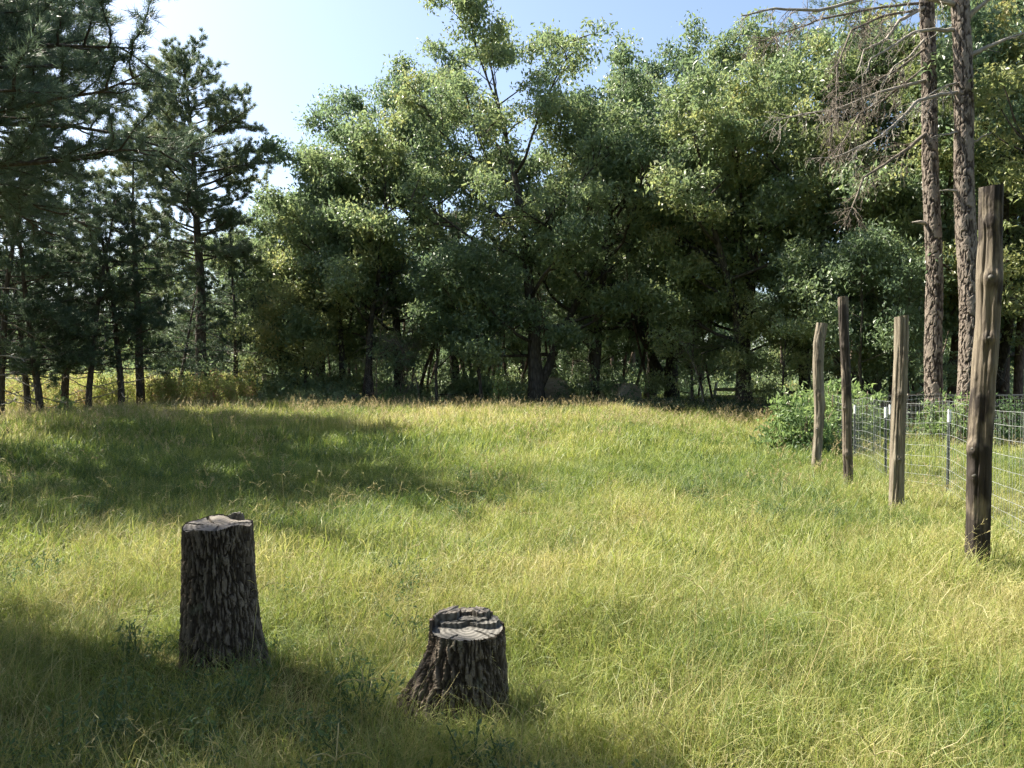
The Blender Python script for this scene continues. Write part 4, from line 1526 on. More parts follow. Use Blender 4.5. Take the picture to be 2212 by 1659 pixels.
# ------------------------------------------------------------------ round hay bales
def hay_mat():
    m, nt, out = new_mat('old_hay')
    co = scaled_coords(nt, (3, 24, 24))
    n1 = noise(nt, 1.5, co, 5, 0.7)
    r = ramp(nt, [(0.3, (0.24, 0.20, 0.14)), (0.6, (0.46, 0.40, 0.30)), (0.85, (0.62, 0.56, 0.45))], n1)
    p = nd(nt, 'ShaderNodeBsdfDiffuse')
    nt.links.new(r.outputs[0], p.inputs[0])
    nt.links.new(p.outputs[0], out.inputs[0])
    return m


M_HAY = hay_mat()


def bale(label, u, d, r, w, rz, seed):
    x = px(u, d)
    o = thing('hay_bale', label, 'hay bale', (x, d, gz(x, d)), rz, 'round hay bales under the oaks')
    r_ = np.random.default_rng(seed)
    ns, nw = 56, 16
    th = np.linspace(0, 2 * np.pi, ns, endpoint=False)
    prof = [(-w / 2 - 0.02, 0.0), (-w / 2 - 0.02, r * 0.35), (-w / 2 - 0.03, r * 0.7), (-w / 2, r * 0.93), (-w / 2 + 0.07, r)]
    prof += [(-w / 2 + 0.07 + (w - 0.14) * k / 6, r * (1 + 0.006 * math.sin(k * 2))) for k in range(1, 6)]
    prof += [(w / 2 - 0.07, r), (w / 2, r * 0.93), (w / 2 + 0.03, r * 0.7), (w / 2 + 0.02, r * 0.35), (w / 2 + 0.02, 0.0)]
    V, Q = [], []
    for k, (yy, rr) in enumerate(prof):
        z = r * 0.93 + rr * np.sin(th) * (1 - 0.10 * (np.sin(th) < 0)) + 0.02 * (fbm(th * 4, np.full(ns, k * 0.7), seed) - 0.5) * (rr > 0)
        V.append(np.stack([rr * np.cos(th) * (1 + 0.04 * (np.sin(th) < -0.3)), np.full(ns, yy) + r_.normal(size=ns) * 0.01, z], -1))
    for k in range(len(prof) - 1):
        i = k * ns + np.arange(ns)
        j = k * ns + (np.arange(ns) + 1) % ns
        Q.append(np.stack([i, j, j + ns, i + ns], -1))
    link('roll', np_mesh('bale_roll', np.vstack(V), np.vstack(Q), None, None, [M_HAY], None, True), o)
    ac = Acc()
    for k in range(420):
        a = r_.uniform(0, 6.28)
        yy = r_.uniform(-w / 2, w / 2)
        p = np.array([r * math.cos(a), yy, r * 0.93 + r * math.sin(a)])
        if p[2] < 0.05:
            continue
        dr = np.array([math.cos(a), r_.normal() * 1.2, math.sin(a)]) + r_.normal(size=3) * 0.5
        dr /= np.linalg.norm(dr)
        ac.tube([p - dr * 0.03, p + dr * r_.uniform(0.04, 0.13)], [0.006, 0.004], 3, False)
    lo = link('loose_straw', ac.mesh('loose_straw', M_HAY), o)
    lo['kind'] = 'stuff'


bale('round hay bale with sunlit rim between two oak trunks', 1350, 32.3, 0.53, 1.1, 0.35, 1)
bale('dark round hay bale in shade beside the tallest oak trunk', 1196, 34.5, 0.66, 1.25, -0.2, 2)

# ------------------------------------------------------------------ logs, brush, small things
M_LOG = bark_mat('old_log', (0.06, 0.045, 0.035), (0.15, 0.12, 0.09), (0.30, 0.25, 0.19), (5, 5, 5))


def log(label, a, b, r, group, seed):
    a = np.array(a)
    b = np.array(b)
    o = thing('log', label, 'log', tuple(a), 0, group)
    r_ = np.random.default_rng(seed)
    ac = Acc()
    pts = np.array([(b - a) * f + r_.normal(size=3) * r * 0.12 for f in np.linspace(0, 1, 7)])
    ac.tube(pts, r * r_.uniform(0.85, 1.1, 7), 9)
    link('log_body', ac.mesh('log_body', M_LOG, True), o)


log('upper leaning log of the small heap by the rail fence post', at(516, 841, 34.3), at(556, 866, 34.0), 0.09, 'logs by the rail fence', 1)
log('shorter log lying across the small heap by the rail fence post', at(541, 839, 34.2), at(575, 862, 33.9), 0.10, 'logs by the rail fence', 2)
log('lowest log of the small heap by the rail fence post', at(530, 862, 33.8), at(572, 866, 33.7), 0.10, 'logs by the rail fence', 3)
log('pale log on the ground in front of the medium oak', at(728, 860, 31.5), at(776, 856, 31.8), 0.09, None, 4)
log('dark log lying under the pale log in front of the medium oak', at(722, 868, 31.2), at(770, 866, 31.3), 0.10, None, 5)

o = thing('bucket', 'small dark bucket hanging on the rail among the goldenrod', 'bucket', tuple(at(330, 850, 33.9)))
ac = Acc()
th = np.linspace(0, 2 * np.pi, 14, endpoint=False)
ac.tube([(0, 0, -0.02), (0, 0, 0.0), (0, 0, 0.15), (0, 0, 0.30), (0, 0, 0.31)], [0.11, 0.12, 0.135, 0.15, 0.155], 14)
link('pail', ac.mesh('pail', M_TSTEEL, True), o)
ac = Acc()
aa = np.linspace(0, np.pi, 9)
ac.tube(np.stack([0.15 * np.cos(aa), 0 * aa, 0.30 + 0.14 * np.sin(aa)], -1), 0.008, 5)
link('handle', ac.mesh('bucket_handle', M_WIRE, True), o)


def dead_sapling(label, stem_uv, d, seed, pale=True):
    pts = np.array([at(u, v, d) for u, v in stem_uv])
    base = pts[0].copy()
    base[2] = gz(base[0], base[1]) - 0.05
    o = thing('dead_sapling', label, 'dead sapling', tuple(base))
    r_ = np.random.default_rng(seed)
    P = np.vstack([[base], pts]) - base
    n = len(P)
    tt = np.linspace(0, n - 1, 4 * n)
    P = np.stack([np.interp(tt, range(n), P[:, k]) for k in range(3)], -1)
    ac = Acc()
    ac.tube(P, 0.030 * (1 - 0.8 * np.linspace(0, 1, len(P))) + 0.004, 6)
    link('stem', ac.mesh('dead_stem', M_DEADPALE if pale else M_DEAD, True), o)
    ac = Acc()
    for k in range(26):
        p, dd = pick(P, r_.uniform(0.25, 0.99))
        s1 = path(p, dd * 0.5 + r_.normal(size=3) * 0.7, r_.uniform(0.4, 1.3), 5, r_, 0.18, 0, 0.2)
        ac.tube(s1, 0.012 * (1 - 0.7 * np.linspace(0, 1, 6)), 4, False)
        for j in range(7):
            p2, d2 = pick(s1, r_.uniform(0.2, 1))
            s2 = path(p2, d2 + r_.normal(size=3) * 0.6, r_.uniform(0.15, 0.5), 3, r_, 0.2, 0, 0.2)
            ac.tube(s2, 0.006, 3, False)
    link('twig_tangle', ac.mesh('twig_tangle', M_DEAD, True), o)


dead_sapling('bent bare dead sapling in front of the small yellowing tree', [(1522, 878), (1516, 850), (1503, 800), (1486, 760), (1466, 730)], 29, 3)
dead_sapling('grey tangled dead sapling left of the low leafy tree', [(815, 870), (812, 800), (822, 720), (830, 650)], 31.5, 5, False)
dead_sapling('tangled dead brush stem beside the low pale leafy tree', [(862, 870), (868, 810), (880, 750), (902, 690)], 31.2, 6, False)
dead_sapling('brown dead brush leaning under the tall oak at the meadow edge', [(908, 872), (900, 820), (880, 770), (850, 730)], 30.8, 7, False)

# ------------------------------------------------------------------ leafy bushes at the fence
def bush(label, x, y, w, h, n_stems, lsize, leaves, seed, mat=None, depth=None, name='leafy_bush', cat='bush', ragged=0.3):
    o = thing(name, label, cat, (x, y, gz(x, y)))
    r_ = np.random.default_rng(seed)
    st = Acc()
    centers, radii = [], []
    depth = depth or w
    for i in range(n_stems):
        a = r_.uniform(0, 6.28)
        rr = math.sqrt(r_.uniform(0, 1))
        tx, ty = rr * math.cos(a) * w / 2, rr * math.sin(a) * depth / 2
        th = h * (1.0 - 0.55 * rr ** 2) * r_.uniform(1 - ragged, 1.08)
        p0 = np.array([tx * 0.45, ty * 0.45, -0.05])
        p1 = np.array([tx, ty, th])
        mid = (p0 + p1) / 2 + np.array([tx * -0.08, ty * -0.08, th * 0.10])
        tt = np.linspace(0, 1, 8)[:, None]
        P = (1 - tt) ** 2 * p0 + 2 * tt * (1 - tt) * mid + tt ** 2 * p1
        st.tube(P, 0.014 * (1 - 0.7 * tt[:, 0]) + 0.003, 5)
        nb = max(3, int(th / 0.22))
        for k in range(nb):
            t = 0.12 + 0.88 * (k + r_.uniform(0, 1)) / nb
            p, d = pick(P, min(t, 0.99))
            c = p + r_.normal(size=3) * 0.13
            centers.append(c)
            radii.append(r_.uniform(0.14, 0.27))
    centers = np.array(centers)
    radii = np.array(radii)
    centers[:, 2] = np.maximum(centers[:, 2], 0.1)
    v, q, a = leaf_arrays(centers, radii, np.full(len(centers), leaves), lsize, r_, flat=0.8, droop=0.45, aspect=0.42, up=0.5)
    link('stems', st.mesh('bush_stems', M_TWIG if mat is not M_BUSH else M_BSTEM, True), o)
    link('foliage', np_mesh('bush_foliage', v, q, None, {'rnd': a}, [mat or M_BUSH]), o)
    return o


M_BSTEM = plain_mat('pokeweed_stem', (0.20, 0.14, 0.10), 0.6, var=0.3)
bush('large bright green pokeweed bush at the fence corner left of the farthest post', px(1728, 16.6), 16.6, 1.65, 1.75, 34, 0.14, 24, 1, M_BUSH, 1.3, ragged=0.62)
bush('rounded green bush between the farthest post and the dark mottled post', px(1803, 17.4), 17.4, 1.2, 2.0, 24, 0.14, 24, 2, M_BUSH, 1.1, ragged=0.6)
bush('small dome-shaped leafy bush just right of the dark mottled post', px(1862, 18.8), 18.8, 0.85, 1.45, 13, 0.14, 28, 3, M_BUSH, 0.8)
bush('dark vine clump climbing the wire behind the farthest post', px(1752, 15.9), 15.9, 0.55, 0.95, 12, 0.10, 34, 4, M_HERB, 0.5, 'vine', 'vine')
bush('leafy vine on the wire fence under the left bare pine', px(2030, 19.2), 19.2, 1.0, 1.35, 12, 0.13, 26, 5, M_BUSH, 0.6, 'vine', 'vine')
bush('leafy vine on the wire fence under the right bare pine', px(2080, 18.6), 18.6, 0.9, 1.35, 12, 0.13, 26, 6, M_BUSH, 0.6, 'vine', 'vine')
bush('low vine tangle on the fence right of the tallest post', px(2200, 18.6), 18.6, 1.4, 1.15, 13, 0.12, 24, 7, M_HERB, 0.7, 'vine', 'vine')
bush('low green vine clump behind the pale peeled post', px(1925, 19.6), 19.6, 1.3, 0.95, 13, 0.12, 24, 8, M_HERB, 0.7, 'vine', 'vine')
bush('young sapling with sunlit leaves in front of the tallest oak', px(1075, 29.0), 29.0, 0.5, 1.9, 4, 0.15, 26, 9, M_BUSH, 0.5, 'young_sapling', 'sapling')
bush('bright green seedling at the foot of the bent left cedar', px(140, 25.5), 25.5, 0.6, 0.75, 6, 0.15, 20, 10, M_BUSH, 0.5, 'young_sapling', 'sapling')
bush('small bright bush at the foot of the dead brush', px(842, 29.6), 29.6, 1.0, 0.95, 9, 0.13, 22, 11, M_HERB, 0.8)
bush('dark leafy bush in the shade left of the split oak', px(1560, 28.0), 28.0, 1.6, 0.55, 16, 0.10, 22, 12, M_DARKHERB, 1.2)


# ------------------------------------------------------------------ scattered growth (geometry-node instances of small tufts)
PROTO = {}


def proto_collection(name, meshes):
    c = bpy.data.collections.new(name)
    for i, me in enumerate(meshes):
        o = bpy.data.objects.new('%s_%02d' % (name, i), me)
        c.objects.link(o)
    PROTO[name] = (c, len(meshes))
    return c


def scatter(name, label, coll, pts, rz, scale, dry, tilt=None, cat='grass', seed=0):
    c, n = PROTO[coll]
    r_ = np.random.default_rng(seed)
    me = bpy.data.meshes.new(name + '_points')
    me.vertices.add(len(pts))
    me.vertices.foreach_set('co', np.asarray(pts, np.float32).ravel())
    rot = np.zeros((len(pts), 3), np.float32)
    rot[:, 2] = rz
    if tilt is not None:
        rot[:, :2] = tilt
    a = me.attributes.new('rot', 'FLOAT_VECTOR', 'POINT')
    a.data.foreach_set('vector', rot.ravel())
    sc = np.asarray(scale, np.float32)
    if sc.ndim == 1:
        sc = np.repeat(sc[:, None], 3, 1)
    a = me.attributes.new('scl', 'FLOAT_VECTOR', 'POINT')
    a.data.foreach_set('vector', sc.astype(np.float32).ravel())
    a = me.attributes.new('dry', 'FLOAT', 'POINT')
    a.data.foreach_set('value', np.asarray(dry, np.float32))
    a = me.attributes.new('pick', 'INT', 'POINT')
    a.data.foreach_set('value', r_.integers(0, n, len(pts)).astype(np.int32))
    me.update()
    o = link(name, me)
    tag(o, label, cat, kind='stuff')
    ng = bpy.data.node_groups.new(name + '_nodes', 'GeometryNodeTree')
    ng.interface.new_socket('Geometry', in_out='INPUT', socket_type='NodeSocketGeometry')
    ng.interface.new_socket('Geometry', in_out='OUTPUT', socket_type='NodeSocketGeometry')
    gi = ng.nodes.new('NodeGroupInput')
    go = ng.nodes.new('NodeGroupOutput')
    ci = ng.nodes.new('GeometryNodeCollectionInfo')
    ci.inputs['Collection'].default_value = c
    ci.inputs['Separate Children'].default_value = True
    ci.inputs['Reset Children'].default_value = True
    ip = ng.nodes.new('GeometryNodeInstanceOnPoints')
    ip.inputs['Pick Instance'].default_value = True

    def named(nm, t):
        x = ng.nodes.new('GeometryNodeInputNamedAttribute')
        x.data_type = t
        x.inputs['Name'].default_value = nm
        return x.outputs['Attribute']
    ng.links.new(gi.outputs[0], ip.inputs['Points'])
    ng.links.new(ci.outputs[0], ip.inputs['Instance'])
    ng.links.new(named('pick', 'INT'), ip.inputs['Instance Index'])
    er = ng.nodes.new('FunctionNodeEulerToRotation')
    ng.links.new(named('rot', 'FLOAT_VECTOR'), er.inputs[0])
    ng.links.new(er.outputs[0], ip.inputs['Rotation'])
    ng.links.new(named('scl', 'FLOAT_VECTOR'), ip.inputs['Scale'])
    ng.links.new(ip.outputs[0], go.inputs[0])
    md = o.modifiers.new('scatter', 'NODES')
    md.node_group = ng
    return o


def blades(n, radius, lmin, lmax, wid, tilt0, bend, r_, k=4, lean=(0, 0), z0=-0.02, pw=1.4):
    """ribbon blades; returns verts, quads, rnd, tip"""
    a = r_.uniform(0, 6.28, n)
    rr = radius * np.sqrt(r_.uniform(0, 1, n))
    b = r_.uniform(0, 6.28, n)
    root = np.stack([rr * np.cos(a), rr * np.sin(a), np.full(n, z0)], -1)
    L = r_.uniform(lmin, lmax, n) * r_.uniform(0.6, 1, n)
    th0 = np.abs(r_.normal(size=n)) * tilt0
    bd = r_.uniform(0.25, 1.0, n) * bend
    hd = np.stack([np.cos(b) + lean[0], np.sin(b) + lean[1]], -1)
    hd /= np.linalg.norm(hd, axis=1)[:, None] + 1e-9
    s = np.linspace(0, 1, k + 1)
    pos = np.zeros((n, k + 1, 3))
    pos[:, 0] = root
    for i in range(k):
        th = th0 + bd * ((i + 0.5) / k) ** 1.3
        st = L / k
        pos[:, i + 1, 0] = pos[:, i, 0] + st * np.sin(th) * hd[:, 0]
        pos[:, i + 1, 1] = pos[:, i, 1] + st * np.sin(th) * hd[:, 1]
        pos[:, i + 1, 2] = pos[:, i, 2] + st * np.cos(th)
    pos[:, 1:, :] += r_.normal(size=(n, k, 3)) * 0.008
    tw = r_.uniform(-0.9, 0.9, n)
    sd = np.stack([-hd[:, 1] * np.cos(tw), hd[:, 0] * np.cos(tw), np.sin(tw)], -1)
    w = wid * r_.uniform(0.6, 1.3, n)
    prof = (1 - s ** pw) * (0.75 + 0.25 * np.minimum(1, s * 4)) + 0.06
    lft = pos + sd[:, None, :] * (w[:, None] * prof[None, :])[:, :, None] * 0.5
    rgt = pos - sd[:, None, :] * (w[:, None] * prof[None, :])[:, :, None] * 0.5
    v = np.stack([lft, rgt], 2).reshape(-1, 3)
    base = np.arange(n)[:, None] * (2 * (k + 1)) + np.arange(k)[None, :] * 2
    q = np.stack([base, base + 1, base + 3, base + 2], -1).reshape(-1, 4)
    rnd = np.repeat(r_.uniform(0, 1, n), 2 * (k + 1))
    tip = np.tile(np.repeat(s, 2), n)
    return v, q, rnd, tip


def merge(parts):
    V, Q, R, T = [], [], [], []
    n = 0
    for (v, q, r1, t1) in parts:
        V.append(v)
        Q.append(q + n)
        R.append(r1)
        T.append(t1)
        n += len(v)
    return np.vstack(V), np.vstack(Q), np.concatenate(R), np.concatenate(T)


GRASS_STOPS = [(0.0, (0.055, 0.110, 0.040)), (0.20, (0.125, 0.175, 0.048)), (0.40, (0.215, 0.262, 0.066)), (0.62, (0.325, 0.325, 0.115)), (0.82, (0.46, 0.41, 0.19)), (1.0, (0.56, 0.49, 0.30))]
M_GRASS = grass_mat('meadow_grass', GRASS_STOPS, 1.0, 0.42)
M_STRAW = grass_mat('straw', [(0.0, (0.24, 0.23, 0.08)), (0.4, (0.37, 0.33, 0.14)), (0.8, (0.52, 0.46, 0.26)), (1.0, (0.60, 0.54, 0.36))], 0.6, 0.35)
M_SEED = grass_mat('seed_heads', [(0.0, (0.30, 0.26, 0.12)), (0.5, (0.42, 0.35, 0.20)), (1.0, (0.52, 0.43, 0.29))], 0.6, 0.4)

r_ = np.random.default_rng(300)
near, mid, far, straw_t, seed_t, tall_t, finger_t = [], [], [], [], [], [], []
for i in range(10):
    p = [blades(150, 0.22, 0.16, 0.36, 0.0045, 0.45, 1.7, r_, 5), blades(90, 0.24, 0.08, 0.22, 0.005, 0.7, 1.4, r_, 4), blades(36, 0.22, 0.25, 0.46, 0.0035, 0.5, 2.1, r_, 6)]
    v, q, a, t = merge(p)
    near.append(np_mesh('near_tuft', v, q, None, {'rnd': a, 'tip': t}, [M_GRASS]))
for i in range(8):
    p = [blades(150, 0.30, 0.18, 0.40, 0.0085, 0.42, 1.5, r_, 4), blades(60, 0.30, 0.10, 0.25, 0.009, 0.6, 1.3, r_, 3)]
    v, q, a, t = merge(p)
    mid.append(np_mesh('mid_tuft', v, q, None, {'rnd': a, 'tip': t}, [M_GRASS]))
for i in range(8):
    p = [blades(150, 0.50, 0.20, 0.46, 0.017, 0.38, 1.3, r_, 3), blades(40, 0.5, 0.12, 0.25, 0.018, 0.5, 1.2, r_, 2)]
    v, q, a, t = merge(p)
    far.append(np_mesh('far_tuft', v, q, None, {'rnd': a, 'tip': t}, [M_GRASS]))
for i in range(8):       # matted straw lying over
    p = [blades(46, 0.22, 0.28, 0.62, 0.0038, 0.95, 1.5, r_, 6, (0.7, 0.2)), blades(30, 0.22, 0.2, 0.42, 0.0035, 1.2, 0.9, r_, 5)]
    v, q, a, t = merge(p)
    straw_t.append(np_mesh('straw_tuft', v, q, None, {'rnd': a, 'tip': t}, [M_STRAW]))


def seed_stem(n, rad, lmin, lmax, bend, head, hw, r_):
    """thin stems carrying loose seed sprays"""
    v, q, a, t = blades(n, rad, lmin, lmax, 0.0032, 0.22, bend, r_, 6)
    parts = [(v, q, a, t)]
    vv = v.reshape(n, 7, 2, 3).mean(2)
    for i in range(n):
        top, prev = vv[i, -1], vv[i, -3]
        m = 12
        f = r_.uniform(0, 1, m)
        c = prev[None] * (1 - f[:, None]) + top[None] * f[:, None]
        d = r_.normal(size=(m, 3)) * 0.6 + (top - prev)[None] / (np.linalg.norm(top - prev) + 1e-9)
        d /= np.linalg.norm(d, axis=1)[:, None]
        s = np.cross(d, r_.normal(size=(m, 3)))
        s /= np.linalg.norm(s, axis=1)[:, None] + 1e-9
        L = head * r_.uniform(0.4, 1, m)
        b0 = c - s * hw * 0.5
        b1 = c + s * hw * 0.5
        e0 = c + d * L[:, None] + s * hw * 0.2
        e1 = c + d * L[:, None] - s * hw * 0.2
        w4 = np.stack([b0, b1, e0, e1], 1).reshape(-1, 3)
        parts.append((w4, np.arange(m * 4).reshape(m, 4), np.full(m * 4, r_.uniform(0.2, 1)), np.ones(m * 4)))
    return merge(parts)


for i in range(8):
    v, q, a, t = seed_stem(9, 0.30, 0.45, 0.72, 0.9, 0.07, 0.007, r_)
    seed_t.append(np_mesh('seed_tuft', v, q, None, {'rnd': a, 'tip': t}, [M_SEED]))
for i in range(6):       # single long arching stems
    v, q, a, t = seed_stem(3, 0.10, 0.55, 0.95, 1.5, 0.04, 0.004, r_)
    tall_t.append(np_mesh('tall_stem', v, q, None, {'rnd': a, 'tip': t}, [M_STRAW]))


def finger_head(r_):
    """crabgrass: stem with three to five spreading finger spikes"""
    H = r_.uniform(0.34, 0.55)
    parts = []
    st = np.array([[0.05 * math.sin(s * 1.4) * s, 0.03 * s, H * s] for s in np.linspace(0, 1, 7)])
    parts.append((st, 0.0032))
    k = int(r_.integers(3, 6))
    for i in range(k):
        a = i / k * 6.28 + r_.uniform(0, 0.8)
        L = r_.uniform(0.09, 0.15)
        el = r_.uniform(0.4, 1.1)
        P = [st[-1]]
        d = np.array([math.cos(a) * math.cos(el), math.sin(a) * math.cos(el), math.sin(el)])
        for j in range(5):
            P.append(P[-1] + d * L / 5)
            d = d + np.array([0, 0, -0.28])
            d /= np.linalg.norm(d)
        parts.append((np.array(P), 0.0030))
    ac = Acc()
    for P, w in parts:
        ac.tube(P, w * 0.6, 4, False, r_.uniform(0.3, 1))
    v, q, t, a = ac.arrays()
    return np_mesh('finger_head', v, q, None, {'rnd': a, 'tip': np.full(len(v), 0.6)}, [M_STRAW], None, True)


finger_t = [finger_head(r_) for i in range(6)]


def herb(r_, h, nst, leaves, ls, mat, spread=0.16):
    cs = []
    ac = Acc()
    for i in range(nst):
        a = r_.uniform(0, 6.28)
        P = path((r_.normal() * 0.05, r_.normal() * 0.05, -0.02), (math.cos(a) * 0.5, math.sin(a) * 0.5, 1), h * r_.uniform(0.6, 1.1), 5, r_, 0.15, 0.05)
        ac.tube(P, 0.003, 3, False)
        for f in np.linspace(0.2, 1, 7):
            p, _ = pick(P, min(f, 0.99))
            cs.append(p)
    cs = np.array(cs)
    v, q, a = leaf_arrays(cs, np.full(len(cs), 0.045 + 0.15 * spread), np.full(len(cs), leaves), ls, r_, droop=0.1, aspect=0.38, up=0.4)
    tv, tq, _, ta = ac.arrays()
    n0 = len(v)
    return np_mesh('herb', np.vstack([v, tv]), np.vstack([q, tq + n0]), None, {'rnd': np.concatenate([a, ta])}, [mat])


herb_t = [herb(r_, 0.26, 8, 6, 0.032, M_HERB) for i in range(5)]
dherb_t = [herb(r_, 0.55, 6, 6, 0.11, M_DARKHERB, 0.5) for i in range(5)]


def goldenrod(r_, h, mat):
    cs, rd = [], []
    ac = Acc()
    for i in range(5):
        a = r_.uniform(0, 6.28)
        P = path((r_.normal() * 0.12, r_.normal() * 0.12, -0.02), (math.cos(a) * 0.22, math.sin(a) * 0.22, 1), h * r_.uniform(0.75, 1.1), 6, r_, 0.06, 0.03)
        ac.tube(P, 0.006, 4, False)
        for f in np.linspace(0.15, 1, 9):
            p, _ = pick(P, min(f, 0.99))
            cs.append(p)
            rd.append(0.13 if f < 0.85 else 0.16)
    cs = np.array(cs)
    v, q, a = leaf_arrays(cs, np.array(rd), np.full(len(cs), 13), 0.10, r_, droop=0.15, aspect=0.28, up=0.3)
    tv, tq, _, ta = ac.arrays()
    n0 = len(v)
    return np_mesh('goldenrod', np.vstack([v, tv]), np.vstack([q, tq + n0]), None, {'rnd': np.concatenate([a, ta])}, [mat])


gold_t = [goldenrod(r_, 1.05, M_WEED) for i in range(6)]
under_t = []
for i in range(4):
    r2 = np.random.default_rng(900 + i)
    cs = r2.normal(size=(26, 3)) * np.array([0.45, 0.45, 0.35]) + np.array([0, 0, 0.55])
    cs[:, 2] = np.abs(cs[:, 2])
    v, q, a = leaf_arrays(cs, np.full(26, 0.3), np.full(26, 26), 0.13, r2)
    under_t.append(np_mesh('undergrowth', v, q, None, {'rnd': a}, [M_OAK]))
proto_collection('near_tuft', near)
proto_collection('mid_tuft', mid)
proto_collection('far_tuft', far)
proto_collection('straw_tuft', straw_t)
proto_collection('seed_tuft', seed_t)
proto_collection('tall_stem', tall_t)
proto_collection('finger_head', finger_t)
proto_collection('herb', herb_t)
proto_collection('dark_herb', dherb_t)
proto_collection('goldenrod', gold_t)
proto_collection('undergrowth', under_t)

STUMPS = [(px(470, 4.4), 4.4, 0.24), (px(1010, 3.8), 3.8, 0.22)]


def spread_pts(y0, y1, dens, margin, seed, xlim=None, keep=None):
    """points spread over the view wedge with a margin at both sides"""
    r_ = np.random.default_rng(seed)
    half1 = 0.67 * y1 + margin
    n = int(dens * (y1 - y0) * half1 * 2)
    x = r_.uniform(-half1, half1, n)
    y = r_.uniform(y0, y1, n)
    k = np.abs(x) < 0.67 * y + margin
    if xlim is not None:
        k &= (x > xlim[0]) & (x < xlim[1])
    for (sx, sy, sr) in STUMPS:
        k &= (x - sx) ** 2 + (y - sy) ** 2 > sr ** 2
    if keep is not None:
        k &= keep(x, y, r_)
    x, y = x[k], y[k]
    return np.stack([x, y, ground_z(x, y)], -1), r_


def dryness_and_shade(x, y):
    """how far each patch of the meadow has yellowed, lowered where pine shade is painted in"""
    d = 0.28 + 1.15 * (fbm(x * 0.55 + 3, y * 0.42 + 8, 5) - 0.5) + 0.55 * (fbm(x * 1.9, y * 1.6, 9) - 0.5)
    d = d + 0.34 * np.exp(-(((x + 4.0) / 2.4) ** 2 + ((y - 6.3) / 1.6) ** 2))          # straw patch left of the tall stump
    d = d + 0.26 * smooth(0.8, 3.5, x) * (1 - smooth(5, 9, y))                         # olive straw at the near right
    d = d + 0.12 * np.exp(-(((x - 0.3) / 1.5) ** 2 + ((y - 5.6) / 1.6) ** 2))
    d = d - 0.42 * np.exp(-(((x + 4.5) / 4.5) ** 2 + ((y - 12) / 4.0) ** 2))           # the big pine's shade painted into the blades as deeper green
    d = d - 0.16 * np.exp(-(((x - 4.2) / 2.5) ** 2 + ((y - 13) / 3.0) ** 2))
    d = d + 0.14 * smooth(17, 23, y)
    return np.clip(d, 0, 1)


def tallness(x, y):
    return 0.45 + 0.75 * fbm(x * 0.8 + 40, y * 0.8, 21) + 0.4 * fbm(x * 2.6 + 4, y * 2.6, 23)


for (nm, lb, coll, y0, y1, dens, margin, s0, seed) in (
        ('foreground_grass', 'fine tangled green and straw grass around the two stumps', 'near_tuft', 1.3, 6.4, 26, 1.6, 0.95, 1),
        ('meadow_grass', 'yellow green knee-high grass across the middle of the meadow', 'mid_tuft', 6.0, 14.5, 15, 2.0, 1.0, 2),
        ('far_meadow_grass', 'pale sunlit grass toward the crest of the meadow', 'far_tuft', 14.0, 31, 5.6, 4.0, 1.0, 3)):
    pts, r_ = spread_pts(y0, y1, dens, margin, seed)
    x, y = pts[:, 0], pts[:, 1]
    sc = s0 * tallness(x, y) * r_.uniform(0.8, 1.2, len(x))
    scl = np.stack([sc, sc, sc * r_.uniform(0.75, 1.2, len(x))], -1)
    scatter(nm, lb, coll, pts, r_.uniform(0, 6.28, len(x)), scl, dryness_and_shade(x, y), r_.normal(size=(len(x), 2)) * 0.10, seed=seed)

pts, r_ = spread_pts(1.3, 12.0, 16, 1.5, 11, keep=lambda x, y, r: r.uniform(size=len(x)) < np.clip(0.15 + 1.5 * (fbm(x * 0.9 + 7, y * 0.8, 33) - 0.38) + 0.5 * dryness_and_shade(x, y), 0.04, 1))
scatter('dry_straw', 'dead straw blades matted over the near grass', 'straw_tuft', pts, r_.normal(size=len(pts)) * 0.9 + 0.4, r_.uniform(0.6, 1.1, len(pts)), dryness_and_shade(pts[:, 0], pts[:, 1]), r_.normal(size=(len(pts), 2)) * 0.12, seed=11)
pts, r_ = spread_pts(10, 30, 2.4, 3.0, 12, keep=lambda x, y, r: r.uniform(size=len(x)) < np.clip(0.10 + 0.9 * smooth(15, 23, y) + 0.8 * (fbm(x * 0.5, y * 0.5, 44) - 0.45), 0, 1))
scatter('seed_grass', 'beige seed heads standing above the far grass', 'seed_tuft', pts, r_.uniform(0, 6.28, len(pts)), r_.uniform(0.75, 1.15, len(pts)), dryness_and_shade(pts[:, 0], pts[:, 1]), r_.normal(size=(len(pts), 2)) * 0.08, seed=12)
pts, r_ = spread_pts(1.6, 14, 1.3, 1.5, 13)
scatter('arching_stems', 'single long arching grass stems over the near meadow', 'tall_stem', pts, r_.uniform(0, 6.28, len(pts)), r_.uniform(0.6, 1.1, len(pts)), np.full(len(pts), 0.7), r_.normal(size=(len(pts), 2)) * 0.3, seed=13)
pts, r_ = spread_pts(1.6, 10, 1.6, 1.5, 14, xlim=(-8, 2.5))
scatter('finger_grass', 'finger-like crabgrass seed heads in the shaded grass', 'finger_head', pts, r_.uniform(0, 6.28, len(pts)), r_.uniform(0.7, 1.05, len(pts)), np.full(len(pts), 0.7), r_.normal(size=(len(pts), 2)) * 0.18, seed=14)
pts, r_ = spread_pts(1.3, 12, 10, 1.5, 15, keep=lambda x, y, r: r.uniform(size=len(x)) < np.clip(3.2 * (fbm(x * 0.8 + 20, y * 0.8 + 5, 55) - 0.52) + 0.55 * (y < 4.6) * (x < 0.6) - 0.5 * (x > 0.8), 0.01, 0.9))
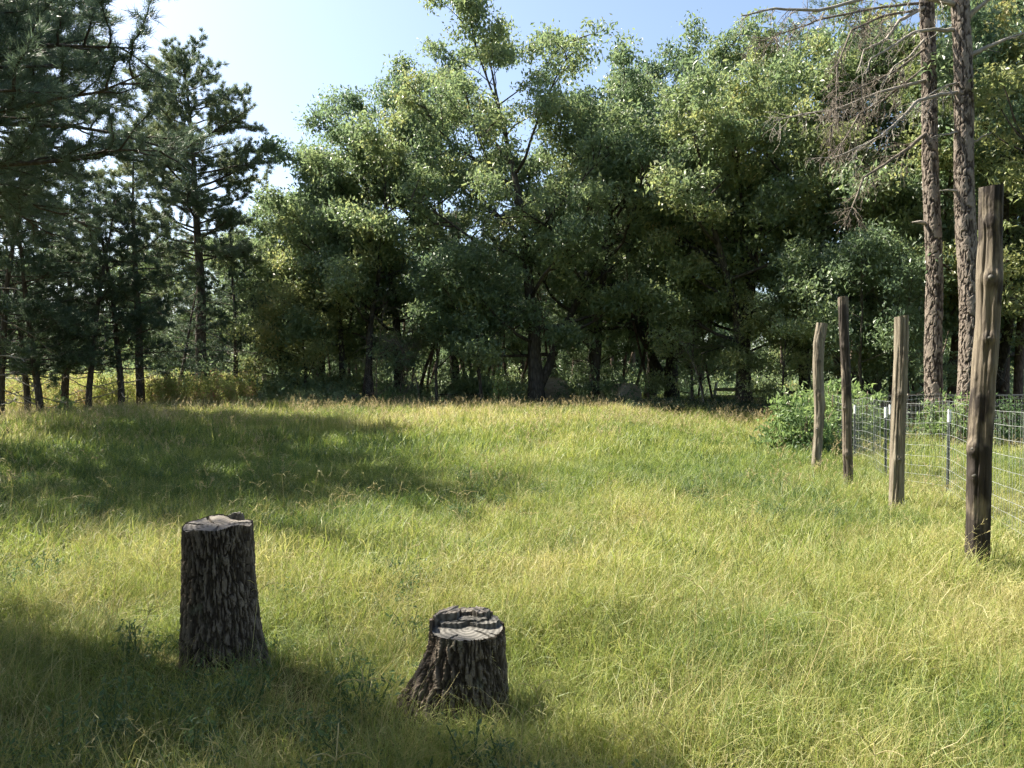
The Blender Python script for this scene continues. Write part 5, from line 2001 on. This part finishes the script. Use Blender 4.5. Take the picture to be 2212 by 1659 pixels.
scatter('low_weeds', 'small leafed green weeds among the grass', 'herb', pts, r_.uniform(0, 6.28, len(pts)), r_.uniform(0.6, 1.15, len(pts)), np.full(len(pts), 0.2), r_.normal(size=(len(pts), 2)) * 0.15, cat='weeds', seed=15)
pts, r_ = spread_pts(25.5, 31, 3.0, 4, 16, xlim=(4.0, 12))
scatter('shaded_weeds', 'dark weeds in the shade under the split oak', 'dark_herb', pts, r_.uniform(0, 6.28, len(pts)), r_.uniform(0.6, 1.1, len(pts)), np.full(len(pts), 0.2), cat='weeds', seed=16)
pts, r_ = spread_pts(28.5, 44, 2.2, 6, 17, xlim=(-40, -10.2), keep=lambda x, y, r: (x < -10.3 - 0.25 * (y - 30)) & (y > 27 + 1.5 * np.sin(x)))
scatter('goldenrod', 'yellow and rust coloured goldenrod thicket behind the left trunks', 'goldenrod', pts, r_.uniform(0, 6.28, len(pts)), r_.uniform(0.9, 1.45, len(pts)), np.full(len(pts), 0.4), cat='weeds', seed=17)
pts, r_ = spread_pts(31.5, 66, 0.42, 6, 18, keep=lambda x, y, r: ~((x > 5) & (x < 18) & (y < 44)))
scatter('undergrowth', 'low leafy undergrowth on the floor of the dark woods', 'undergrowth', pts, r_.uniform(0, 6.28, len(pts)), r_.uniform(0.5, 1.6, len(pts)), np.full(len(pts), 0.4), cat='undergrowth', seed=18)
pts, r_ = spread_pts(30.5, 62, 1.3, 6, 19, xlim=(3.5, 60))
scatter('pasture_grass', 'short bright pasture grass beyond the rail fences', 'far_tuft', pts, r_.uniform(0, 6.28, len(pts)), r_.uniform(0.7, 1.2, len(pts)) * np.array([1.5]), np.full(len(pts), 0.22), seed=19)

pts, r_ = spread_pts(28.8, 33.0, 0.9, 5, 21, xlim=(-11.5, 5.5), keep=lambda x, y, r: r.uniform(size=len(x)) < np.clip(2.4 * (fbm(x * 0.7, y * 0.7, 66) - 0.36), 0, 1))
scatter('edge_brush', 'ragged low brush where the meadow meets the oaks', 'undergrowth', pts, r_.uniform(0, 6.28, len(pts)), r_.uniform(0.25, 0.85, len(pts)), np.full(len(pts), 0.4), cat='undergrowth', seed=21)

# the far wood that closes the view behind the trunks: one mass of leaves
r_ = np.random.default_rng(77)
n = 1500
x = r_.uniform(-75, 75, n)
y = r_.uniform(68, 84, n)
hmax = np.interp(x / y * FPX + 1106, [-500, 560, 800, 3000], [5.0, 6.0, 8.0, 8.0])
z = gz(0, 60) + hmax * r_.uniform(0, 1, n) ** 1.2
scatter('far_woods', 'far wall of dim leaves closing the woods behind the trunks', 'undergrowth', np.stack([x, y, z], -1), r_.uniform(0, 6.28, n), r_.uniform(1.3, 2.6, n), np.full(n, 0.4), cat='woods', seed=20)
